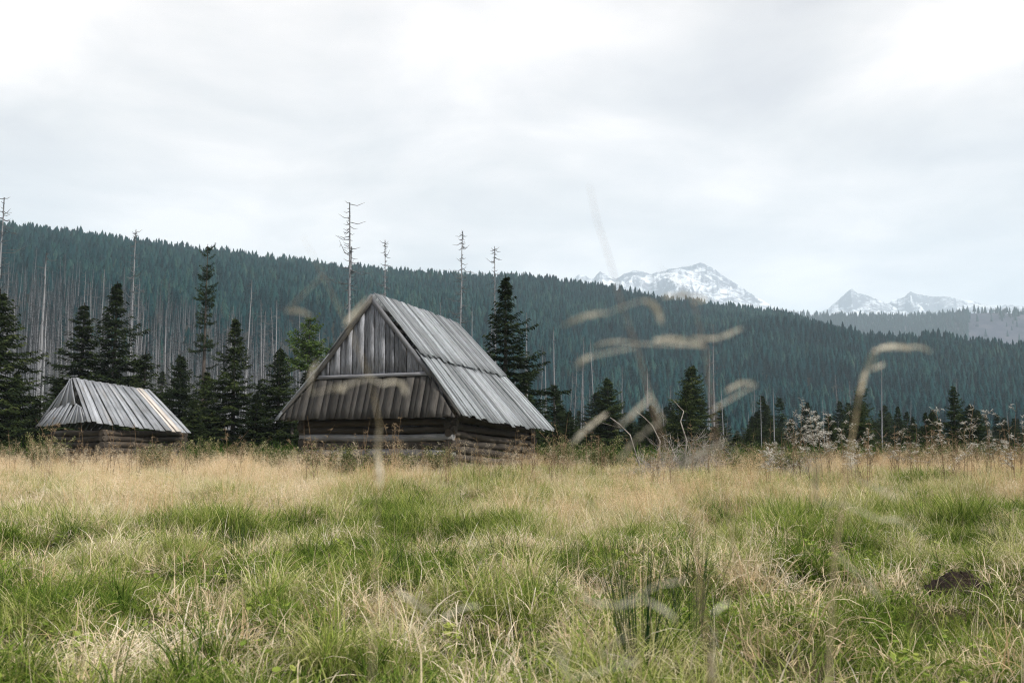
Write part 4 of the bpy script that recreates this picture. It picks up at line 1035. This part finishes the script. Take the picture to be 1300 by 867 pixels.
# broad-leaved clover and dock leaves near the camera
def leaf_patch(seed):
    rg = np.random.default_rng(seed); b = MB()
    for i in range(14):
        az = rg.uniform(0, 6.28); r_ = rg.uniform(0, .09); c0_ = np.array([r_ * math.cos(az), r_ * math.sin(az), rg.uniform(.03, .13)]); s_ = rg.uniform(.010, .022)
        n_ = rg.normal(0, .35, 3) + [0, 0, 1]; n_ /= np.linalg.norm(n_); e1 = np.cross(n_, [1, 0, 0.2]); e1 /= np.linalg.norm(e1); e2 = np.cross(n_, e1)
        pts = [c0_ + (e1 * math.cos(t_) * 1.0 + e2 * math.sin(t_) * .8) * s_ for t_ in np.arange(0, 6.28, 1.047)]
        b.tris([c0_ - n_ * s_ * .2] + pts, [(0, k + 1, (k + 1) % 6 + 1) for k in range(6)], rg.uniform(.1, .6))
    return b.mesh('leaf_patch', M['grass'])
c = proto_collection('leaf_patches', [leaf_patch(440 + i) for i in range(4)])
x, y, rg = field(700, 3.8, 13, 308, 1.5, .8); k_ = (dryness(x, y) < .45) & clear(x, y); x, y = x[k_], y[k_]
put('clover_leaves', c, 4, x, y, rg, .8, 1.6, rg.uniform(.3, .6, len(x)), 'small round green leaves low among the near turf', .1, -.02)

# ------------------------------------------------------------------ plants that stand alone
def rush(px, py, depth, n, hmax, label, seed, spread=.3):
    p = P(px, py, depth); z0 = tz(p[0], depth); rg = np.random.default_rng(seed)
    e = empty('rush_clump', (p[0], depth, z0), label, 'rush', 'clumps of dark green rush in the grass'); 
    b = MB(); d_ = MB()
    for i in range(n):
        az = rg.uniform(0, 6.28); r_ = .09 * math.sqrt(rg.uniform()); l_ = abs(rg.normal(0, spread)); h = hmax * rg.uniform(.55, 1)
        q0 = np.array([r_ * math.cos(az), r_ * math.sin(az), 0]); dr = np.array([math.cos(az) * math.sin(l_), math.sin(az) * math.sin(l_), math.cos(l_)])
        bend = np.array([math.cos(az), math.sin(az), -.2]) * h * .10 * rg.uniform(0, 1)
        tgt, al = (d_, .95) if rg.uniform() < .15 else (b, rg.uniform(.1, .7))
        tgt.tube([q0, q0 + dr * h * .5, q0 + dr * h * .85 + bend * .6, q0 + dr * h + bend], [.0022, .0020, .0013, .0004], 4, al, False)
    b.obj('stem_tuft', M['rush'], e); d_.obj('dry_stem_tuft', M['rush'], e)
for a in [(812, 900, 5.2, 60, .82, 'largest clump of dark rush spikes at the bottom edge right of centre', 1, .30),
          (880, 850, 5.9, 26, .80, 'dark rush spikes just right of the largest clump', 2, .16),
          (300, 718, 11.0, 34, .62, 'upright dark rush clump in the left middle of the meadow', 3, .12),
          (1275, 700, 12.5, 40, .6, 'dark rush clump near the right edge beyond the molehill', 4, .3),
          (560, 668, 17, 30, .6, 'dark rush clump in the green patch in front of the hut', 5, .3),
          (640, 735, 9.5, 40, .42, 'low dark rush tuft in the centre of the meadow', 6, .4),
          (725, 740, 9.3, 34, .40, 'low dark rush tuft right of the central one', 7, .4),
          (515, 748, 9.0, 22, .45, 'sparse rush tuft left of the central one', 8, .25)]: rush(*a)

def willowherb(px, topy, depth, label, seed, fluffy=1.0, stemm='brown_stem', name='willowherb', cat='plant', group='seeding willowherb stalks along the meadow edge', branch=9, spread=.22, pod=.10):
    x = (px - 650) / F * depth; z0 = tz(x, depth); h = P(px, topy, depth)[2] - z0; rg = np.random.default_rng(seed)
    e = empty(name, (x, depth, z0), label, cat, group); st = MB(); fl = MB(); lf = MB()
    SH = [(rg.normal(0, .07), rg.normal(0, .07), 1.0, 0, 0)] + [(rg.normal(0, .16), rg.normal(0, .16), rg.uniform(.55, .92), rg.normal(0, .12), rg.normal(0, .12)) for _ in range(int(rg.integers(1, 5)))]
    cur = [SH[0]]
    sp = lambda f: np.array([cur[0][0] * f * f * h + cur[0][3], cur[0][1] * f * f * h + cur[0][4], f * h * cur[0][2]])
    for sh_ in SH:
        cur[0] = sh_; st.tube([sp(f) for f in (0, .3, .6, .85, 1)], [.008, .007, .005, .004, .002], 4, .4)
    for i in range(int(h * 26)):      # withered leaves low, curled pods and fluff high
        cur[0] = SH[int(rg.integers(0, len(SH)))]; f = rg.uniform(.15, .99); c_ = sp(f); az = rg.uniform(0, 6.28)
        if f < .62:
            l_ = rg.uniform(.06, .13); d = np.array([math.cos(az), math.sin(az), rg.uniform(-.9, .3)]) * l_; w_ = np.array([-math.sin(az), math.cos(az), 0]) * .012
            lf.tris([c_, c_ + d * .5 + w_, c_ + d, c_ + d * .5 - w_], [(0, 1, 2), (0, 2, 3)], rg.uniform(.2, 1))
    for i in range(branch * 3):
        cur[0] = SH[int(rg.integers(0, len(SH)))]; f = rg.uniform(.4, 1) ** .8; c_ = sp(f); az = rg.uniform(0, 6.28); l_ = h * spread * rg.uniform(.2, 1.1) * (1.35 - f)
        d = np.array([math.cos(az) * .7, math.sin(az) * .7, .75]) * l_; st.tube([c_, c_ + d * .6, c_ + d], [.0045, .0032, .002], 3, .6, False)
        for k in range(int(7 * fluffy)):
            g_ = rg.uniform(.3, 1); b0 = c_ + d * g_; a2 = rg.uniform(0, 6.28); q1 = b0 + np.array([math.cos(a2), math.sin(a2), rg.uniform(-.2, .9)]) * pod * .55
            q2 = q1 + np.array([math.cos(a2) * 1.0, math.sin(a2) * 1.0, rg.uniform(-1.1, .3)]) * pod * .5
            w_ = rg.normal(0, 1, 3); w_ *= .0065 / np.linalg.norm(w_)
            fl.tris([b0 - w_ * .4, b0 + w_ * .4, q1 + w_, q1 - w_, q2], [(0, 1, 2), (0, 2, 3), (3, 2, 4)], rg.uniform(.1, 1))
    st.obj('stem', M[stemm], e)
    if lf.V: lf.obj('leaf_tuft', M['weed'], e)
    if fl.V: fl.obj('seed_head', M['fluff' if name == 'willowherb' else 'brown_stem'], e)
for i, a in enumerate([
    (1012, 505, 26, 'tall willowherb with sparse white fluff left of the pale dead stub', 1.2), (1034, 512, 25, 'whitest and bushiest fluffy willowherb by the pale dead stub', 3.2),
    (1050, 522, 27, 'fluffy willowherb directly right of the whitest one', 2.2), (1072, 528, 24, 'willowherb with a drooping pale head left of the olive green spruce', 1.6),
    (1100, 548, 26, 'thin willowherb in front of the olive green spruce', .8), (1136, 545, 28, 'low willowherb between the olive green spruce and the lone narrow one', 1), (1160, 538, 27, 'faint grey willowherb halfway between the two right-hand spruces', 1),
    (1195, 512, 24, 'willowherb with curled pods at the left of the lone narrow spruce', 1.1), (1222, 505, 25, 'tall bare-headed willowherb in front of the lone narrow spruce', .9),
    (1253, 520, 27, 'grey willowherb right of the lone narrow spruce', 1.2), (1282, 512, 25, 'tall feathery willowherb close to the right edge', 1.3), (1297, 530, 26, 'willowherb cut by the right edge of the meadow', 1.2),
    (988, 548, 25, 'short reddish willowherb at the feet of the pale dead poles', .8), (975, 562, 23, 'low fluffy willowherb left of the sparse tall one', 1.5)]):
    willowherb(a[0], a[1], a[2], a[3], 500 + i, a[4])
for i, a in enumerate([(97, 558, 27, 'brown dry weed stalk in front of the shed hip'), (140, 548, 29, 'brown dry weed left of the shed post'), (172, 553, 28, 'brown dry weed right of the shed post'), (198, 548, 30, 'tall pale dry weed under the shed eave'),
                       (388, 535, 28, 'tall leafy dry weed in front of the left corner of the hut'), (463, 530, 30, 'reddish seeding weed before the middle of the hut log wall'), (585, 545, 29, 'dry weed before the right front corner of the hut'),
                       (655, 548, 29, 'reddish dry weed in front of the far end of the hut'), (678, 542, 31, 'tall dry weed at the right end of the hut wall'), (18, 545, 28, 'seeding weed at the left edge of the meadow'), (700, 560, 30, 'straw-coloured weed just beyond the hut')]):
    willowherb(a[0], a[1], a[2], a[3], 560 + i, .6, 'brown_stem', 'dry_weed', 'plant', 'dry weeds in front of the buildings', 6, .16, .07)

def bush(px, topy, depth, wide, label, seed, mat='weed', n=900, name='leafy_bush', leaf=.055):
    x = (px - 650) / F * depth; z0 = tz(x, depth); h = P(px, topy, depth)[2] - z0; rg = np.random.default_rng(seed)
    e = empty(name, (x, depth, z0), label, 'bush', 'green weeds and bushes at the meadow edge'); st = MB(); lf = MB()
    for i in range(22):
        az = rg.uniform(0, 6.28); l_ = wide * rg.uniform(.2, 1); hh_ = h * rg.uniform(.5, 1.0); e_ = np.array([math.cos(az) * l_, math.sin(az) * l_, hh_])
        q0 = np.array([math.cos(az) * .1, math.sin(az) * .1, 0]); m_ = e_ * .5 + np.array([0, 0, hh_ * .12]); st.tube([q0, m_, e_], [.009, .006, .003], 3, .6, False)
        for k in range(n // 22):
            f = rg.uniform(.15, 1); c_ = (q0 * (1 - f) + e_ * f) + np.array([0, 0, hh_ * .25 * f * (1 - f)]) + rg.normal(0, .06, 3); d = rg.normal(0, 1, 3); d *= leaf * rg.uniform(.5, 1.4) / np.linalg.norm(d); w_ = np.cross(d, rg.normal(0, 1, 3)); w_ *= leaf * .22 / (np.linalg.norm(w_) + 1e-6)
            c_[2] = max(c_[2], .02)
            lf.tris([c_, c_ + d * .5 + w_, c_ + d, c_ + d * .5 - w_], [(0, 1, 2), (0, 2, 3)], np.clip(.2 + .5 * f + rg.normal(0, .22), 0, 1))
    st.obj('branch_tangle', M['brown_stem'], e); lf.obj('foliage', M[mat], e)
for i, a in enumerate([(258, 553, 34, .9, 'spiky green bush at the right end of the small shed'), (205, 562, 32, .8, 'low green weeds under the small shed eave'), (60, 550, 33, 1.0, 'dark low bush left of the small shed'),
    (415, 562, 29.5, .9, 'green nettles against the left of the hut log wall'), (452, 570, 29, .8, 'green nettles against the middle of the hut log wall'), (505, 573, 29, .8, 'green weeds against the right of the hut log wall'),
    (560, 568, 29, .7, 'green weeds at the right front corner of the hut'), (345, 560, 33, 1.0, 'leafy bush at the left corner of the hut'), (720, 552, 34, 1.1, 'green-grey bush right of the hut'), (765, 550, 33, 1.0, 'straggly bush left of the pile of bleached twigs'),
    (950, 562, 31, 1.3, 'dark bush right of the bleached branch heap'), (1000, 572, 30, .8, 'low pale weeds right of the dark bush')]):
    bush(a[0], a[1], a[2], a[3], a[4], 600 + i, n=2600, leaf=.07)

rgf = np.random.default_rng(77)
FZ = [(90, 'left of the small shed'), (250, 'in front of the small shed'), (360, 'between the small shed and the hut'), (600, 'in front of the hut'), (720, 'at the right end of the hut'), (830, 'between the hut and the branch heap'), (960, 'around the branch heap'), (1080, 'around the fluffy willowherbs'), (1180, 'right of the olive green young spruce'), (1500, 'near the lone narrow spruce and the right edge')]
WP = []
for i in range(8):
    willowherb(650, 545 - 3 * i, 27, 'x', 900 + i, [.3, .7, 1.2, .5][i % 4], 'brown_stem', 'dry_weed', 'plant', 'x', 6, .18, .08)
    root_ = [o_ for o_ in COL.objects if o_.name.startswith('dry_weed') and o_.get('label') == 'x'][-1]; WP.append(root_)
def copy_plant(src, loc, rz, s_, lab, grp, kids):
    c_ = src.copy(); COL.objects.link(c_); c_.location = loc; c_.rotation_euler = (0, 0, rz); c_.scale = (s_,) * 3; c_['label'] = lab; c_['group'] = grp
    for k_ in kids:
        d_ = k_.copy(); COL.objects.link(d_); d_.parent = c_
    return c_
KIDS = {o_.name: [k_ for k_ in COL.objects if k_.parent == o_] for o_ in WP}
for i in range(104):
    px_ = rgf.uniform(-30, 1340) if i % 3 else rgf.uniform(620, 1320); d_ = rgf.uniform(24, 35) if px_ > 720 or px_ < 350 else rgf.uniform(24, 30)
    x_ = (px_ - 650) / F * d_; z_ = next(q_[1] for q_ in FZ if px_ < q_[0]); s_ = rgf.uniform(.55, 1.12)
    lab = ('tall' if s_ > .9 else 'low') + ' dry weed stalk ' + z_
    if i < 8:
        WP[i].location = (x_, d_, tz(x_, d_)); WP[i].scale = (s_,) * 3; WP[i]['label'] = lab; WP[i]['group'] = 'dry weeds in the fringe ' + z_
    else:
        src = WP[i % 8]; copy_plant(src, (x_, d_, tz(x_, d_)), rgf.uniform(0, 6.28), s_, lab, 'dry weeds in the fringe ' + z_, KIDS[src.name])
for i, a in enumerate([(1120, 556, 36, 1.6, 'dark bush right of the olive green young spruce'), (1178, 560, 37, 1.5, 'low dark bush midway between the two right-hand spruces'), (1248, 556, 38, 1.6, 'dark bush just right of the lone narrow spruce'),
    (1292, 560, 36, 1.5, 'dark bush at the right edge of the meadow'), (1060, 560, 37, 1.5, 'dark bush behind the fluffiest willowherbs'), (985, 556, 38, 1.5, 'dark bush at the foot of the pale smooth pole'), (905, 560, 38, 1.4, 'dark bush behind the branch heap'),
    (690, 556, 38, 1.3, 'dark bush under the right end of the hut roof'), (300, 555, 38, 1.6, 'dark bush below the pointed dark spruce'), (20, 555, 38, 1.5, 'dark bush at the left edge of the meadow')]):
    bush(a[0], a[1], a[2], a[3], a[4], 960 + i, 'darkweed', 2000, 'dark_bush', .07)

def brush_heap(px, topy, depth, w_, n, label, seed, wig=.18, thick=.012, droop=False):
    x = (px - 650) / F * depth; z0 = tz(x, depth); h = P(px, topy, depth)[2] - z0; rg = np.random.default_rng(seed)
    e = empty('branch_heap', (x, depth, z0), label, 'dead branches'); groups = [MB() for _ in range(5)]
    for i in range(n):
        b = groups[i % 5]
        s0 = np.array([rg.normal(0, w_ * .35), rg.normal(0, w_ * .3), 0.0]); az = rg.uniform(0, 6.28); el_ = rg.uniform(.25, 1.4); l_ = h * rg.uniform(.4, 1.1)
        d = np.array([math.cos(az) * math.cos(el_), math.sin(az) * math.cos(el_), math.sin(el_)]); pts = [s0]; p = s0.copy()
        for k in range(6):
            d = d + rg.normal(0, wig, 3) + (np.array([0, 0, -.16]) if droop else 0); d /= np.linalg.norm(d); p = p + d * l_ / 6; p[2] = max(p[2], .03); pts.append(p.copy())
        t_ = thick * rg.uniform(.4, 1.2); b.tube(pts, [t_ * (1 - .14 * k) for k in range(7)], 4, .5, False)
        for k in range(2, 6):
            for _ in range(2):
                d2 = rg.normal(0, 1, 3); d2[2] = abs(d2[2]) * .8 if not droop else d2[2] * .5; d2 *= l_ * .2 / np.linalg.norm(d2); q1 = pts[k] + d2; q2 = q1 + d2 * .6 + rg.normal(0, .04, 3)
                b.tube([pts[k], q1, q2], [t_ * .45, t_ * .3, t_ * .12], 3, .5, False)
    for b in groups: b.obj('branch', M['brush'], e)
brush_heap(858, 548, 30, 1.0, 120, 'big heap of bleached dead branches right of the centre', 701, .20, .014)
brush_heap(905, 540, 33, .8, 60, 'grey leafless bush behind the right side of the branch heap', 702, .14, .008)
brush_heap(812, 582, 28.5, .8, 150, 'low pile of curly bleached twigs left of the branch heap', 703, .35, .009, True)
brush_heap(1020, 560, 29, .7, 50, 'thin grey dead brush behind the whitest willowherb', 704, .16, .006)
# one long bent branch sticking out left of the heap
def limb(label, pts, depth, r0, r1, name='bare_branch'):
    Pn = [P(a, b, depth + c_) for a, b, c_ in pts]; base = Pn[0].copy(); base[2] = tz(base[0], base[1])
    b = MB(); m_ = len(Pn); b.tube([p - base for p in Pn], [r0 + (r1 - r0) * i / (m_ - 1) for i in range(m_)], 6)
    tag(link(name, b.mesh(name, M['brush'], True), None, tuple(base)), label, 'branch', 'bare limbs sticking out of the branch heap')
limb('long thin bare branch hooking left out of the branch heap', [(812, 592, 0), (800, 552, 0), (786, 538, 0), (775, 530, .1), (788, 543, .2), (765, 537, .3)], 29, .02, .006)
limb('pale forked branch rising from the middle of the branch heap', [(868, 590, 0), (872, 560, 0), (864, 535, 0), (868, 522, 0), (862, 516, 0), (855, 508, 0)], 28.5, .024, .006)
limb('pale bent branch arching over the left of the heap', [(835, 590, 0), (838, 560, 0), (828, 540, 0), (818, 530, 0), (808, 522, 0)], 28.8, .022, .006)

# molehills
def molehill(p, rx, ry, h, label, seed):
    rg = np.random.default_rng(seed); V = []; T = []; nr_, ns_ = 14, 36
    for i in range(nr_ + 1):
        f = i / nr_
        for k in range(ns_):
            t_ = 2 * math.pi * k / ns_; r_ = 1 + .12 * math.sin(2 * t_ + seed) + .08 * math.sin(5 * t_)
            x_, y_ = f * rx * r_ * math.cos(t_), f * ry * r_ * math.sin(t_)
            zz_ = h * (1 - f ** 1.8) ** .8 if f < 1 else 0
            V.append((x_, y_, zz_ + (rg.normal(0, .014) if f < .98 else -.05) + .02 * (fbm(np.array([x_ * 22]), np.array([y_ * 22]), seed, 3)[0] - .5) * 2))
    for i in range(nr_):
        for k in range(ns_):
            a = i * ns_ + k; b = i * ns_ + (k + 1) % ns_; T += [(a, b, b + ns_), (a, b + ns_, a + ns_)]
    o = link('molehill', mesh_np('molehill', np.array(V), np.array(T), M['soil']), None, tuple(p)); tag(o, label, 'molehill', 'molehills in the meadow')
    for i in range(26):       # crumbs of soil
        pass
    return o
molehill(MOLE, .30, .30, .20, 'dark brown molehill of fresh soil at the right of the near meadow', 1)
molehill(MOLE2, .13, .13, .07, 'small dark patch of dug soil up left of the large molehill', 2)

# ------------------------------------------------------------------ tall seeding grass stalks close to the lens
def seed_stalk(label, depth, stem, spikes, seed, brown=False, r=.0011, sr=1.0):
    """stem: photo pixels from the lowest visible point upward; spikes: (start, mid, end, radius mm)"""
    rg = np.random.default_rng(seed)
    pts = [P(a, b, depth) for a, b in stem]
    foot = pts[0].copy(); foot[0] *= .96; foot[1] += rg.uniform(-.05, .12); foot[2] = tz(foot[0], foot[1])
    e = empty('grass_stalk', tuple(foot), label, 'grass', 'tall seeding grass stalks close to the camera')
    loc = [p - foot for p in pts]
    mid = loc[0] * .5 + np.array([.02, .02, 0]); full = [np.zeros(3), mid] + loc
    b = MB(); m_ = len(full); b.tube(full, [r * (1 - .9 * i / m_) for i in range(m_)], 5)
    b.obj('stem', M['stalkb' if brown else 'stalk'], e, True)
    for sp in spikes:
        A_, B_, C_, rad = sp; a, m2, c_ = [P(q[0], q[1], depth + rg.uniform(-.02, .02)) - foot for q in (A_, B_, C_)]
        s_ = MB(); nn = 16; P3 = []
        for i in range(nn + 1):
            f = i / nn; P3.append(a * (1 - f) ** 2 + m2 * 2 * f * (1 - f) + c_ * f * f)
        # thin stalk joining the nearest stem point
        j = min(range(len(full)), key=lambda k: np.linalg.norm(full[k] - a)); s_.tube([full[j], a], [.0006, .0005], 4, .5, False)
        s_.tube(P3, [rad * .001 * .13 * (.35 + math.sin(math.pi * min(.97, i / nn + .03))) * .8 for i in range(nn + 1)], 5)
        for i in range(48):     # overlapping pointed spikelets
            f = rg.uniform(0, .97); k = int(f * nn); p0 = P3[k]; ax = P3[min(k + 1, nn)] - P3[max(k - 1, 0)]; ax /= np.linalg.norm(ax) + 1e-9
            sd = np.cross(ax, rg.normal(0, 1, 3)); sd /= np.linalg.norm(sd) + 1e-9; l_ = rad * .001 * 2.4; w_ = np.cross(ax, sd) * rad * .001 * .35; rad_ = rad * .5; rr = rad_ * .001 * (.3 + math.sin(math.pi * f)) * .8 * rg.uniform(.3, 1.3)
            s_.tris([p0, p0 + sd * rr + ax * l_ * .5 + w_, p0 + sd * rr * 1.2 + ax * l_, p0 + sd * rr + ax * l_ * .5 - w_], [(0, 1, 2), (0, 2, 3)], .5)
        s_.obj('seed_spike', M['spike'], e)
seed_stalk('blurred brown grass stalk crossing the hill right of the hut, tallest of the near stalks', .85,
    [(905, 900), (885, 700), (868, 640), (845, 575), (824, 500), (808, 440), (790, 390), (774, 330), (758, 280), (748, 235)],
    [((770, 398), (745, 398), (718, 412), 3.4), ((812, 382), (832, 383), (838, 407), 3.8), ((752, 452), (742, 455), (733, 465), 3.2), ((822, 508), (800, 530), (786, 540), 2.8), ((842, 535), (812, 548), (790, 580), 3.2)], 1, True, .0011)
seed_stalk('blurred brown grass stalk beside it, crossing the skyline below the mountain', .95,
    [(960, 900), (940, 740), (915, 600), (905, 520), (895, 440), (880, 385), (862, 360), (838, 340)],
    [((830, 432), (860, 425), (892, 440), 3.4), ((878, 428), (915, 435), (942, 415), 3.2), ((898, 380), (870, 372), (845, 377), 3.0), ((960, 488), (940, 482), (924, 496), 3.0), ((806, 436), (780, 430), (755, 440), 2.4)], 2, True, .0010)
seed_stalk('blurred pale grass stalk at the right, its seed head bent over to the right', .95,
    [(1050, 900), (1056, 780), (1060, 700), (1070, 640), (1078, 580), (1088, 520), (1094, 480), (1104, 452), (1120, 443)],
    [((1108, 446), (1135, 436), (1150, 443), 3.8), ((1150, 442), (1165, 438), (1178, 445), 2.6), ((1092, 500), (1098, 470), (1110, 455), 3.2), ((1100, 470), (1112, 468), (1122, 462), 2.2), ((1040, 640), (1030, 620), (1040, 590), 3.2), ((1090, 610), (1115, 618), (1135, 632), 2.4), ((1095, 735), (1108, 745), (1118, 760), 2.6), ((1118, 660), (1140, 655), (1160, 672), 2.4)], 3, False, .0019)
seed_stalk('blurred pale grass stalk in front of the hut, arching seed spikes over its boards', .90,
    [(470, 900), (476, 760), (478, 680), (480, 600), (482, 540), (470, 480), (440, 410), (410, 350), (385, 300)],
    [((468, 378), (455, 392), (438, 412), 3.2), ((362, 396), (375, 392), (392, 400), 2.8), ((485, 488), (512, 478), (516, 503), 2.8), ((478, 560), (481, 585), (482, 612), 4.0), ((395, 500), (390, 475), (405, 458), 2.4), ((420, 497), (430, 492), (438, 496), 2.6)], 4, False, .0008)
seed_stalk('blurred pale seed spike low in the centre of the meadow', .95,
    [(600, 920), (590, 860), (575, 820), (560, 790), (548, 778)], [((548, 780), (530, 765), (508, 752), 3.4), ((560, 790), (575, 770), (610, 768), 2.0)], 5, False, .0007)
seed_stalk('blurred pale grass stalk at the bottom edge among the dark rush spikes', .80,
    [(815, 920), (808, 840), (795, 800), (782, 770)], [((775, 765), (760, 770), (745, 760), 2.4), ((722, 862), (712, 835), (704, 812), 3.4), ((760, 830), (775, 822), (792, 808), 2.8), ((822, 762), (840, 772), (855, 784), 2.8), ((840, 740), (855, 742), (872, 734), 2.2)], 6, False, .0013)
seed_stalk('blurred pale grass stalk at the bottom edge right of the rush spikes', .85,
    [(915, 920), (908, 850), (903, 810), (905, 780)], [((902, 868), (903, 840), (908, 800), 4.0), ((905, 780), (912, 770), (925, 765), 2.0)], 7, False, .0012)
seed_stalk('blurred drooping grass stalk in front of the branch heap', 1.0,
    [(760, 920), (740, 760), (722, 640), (720, 600), (730, 560)], [((770, 525), (748, 540), (728, 560), 3.4)], 8, False, .0006)

seed_stalk('blurred pale seed spike leaning over the foot of the branch heap', 1.0,
    [(880, 920), (884, 760), (890, 640), (905, 585), (920, 560)], [((918, 562), (890, 575), (866, 590), 3.4)], 9, False, .0006)
# ------------------------------------------------------------------ haze
def box_mesh(x0, x1, y0, y1, z0, z1):
    V = [(x, y, z) for x in (x0, x1) for y in (y0, y1) for z in (z0, z1)]
    return mesh_np('haze', V, [(0, 1, 3, 2), (4, 6, 7, 5), (0, 4, 5, 1), (2, 3, 7, 6), (0, 2, 6, 4), (1, 5, 7, 3)])
hz_ = box_mesh(-12500, 12500, -12500, 12500, -60, 1500)
mh = bpy.data.materials.new('haze'); mh.use_nodes = True; mh.node_tree.nodes.clear(); t = mh.node_tree
vp = N(t, 'ShaderNodeVolumePrincipled'); vp.inputs['Color'].default_value = (0.72, 0.87, 1.0, 1); vp.inputs['Density'].default_value = 0.000165
vp.inputs['Anisotropy'].default_value = 0.0
L(t, vp.outputs[0], N(t, 'ShaderNodeOutputMaterial').inputs['Volume'])
hz_.materials.append(mh)
tag(link('haze', hz_), 'thin blue haze fading the far hill and mountains', 'haze', kind='stuff')
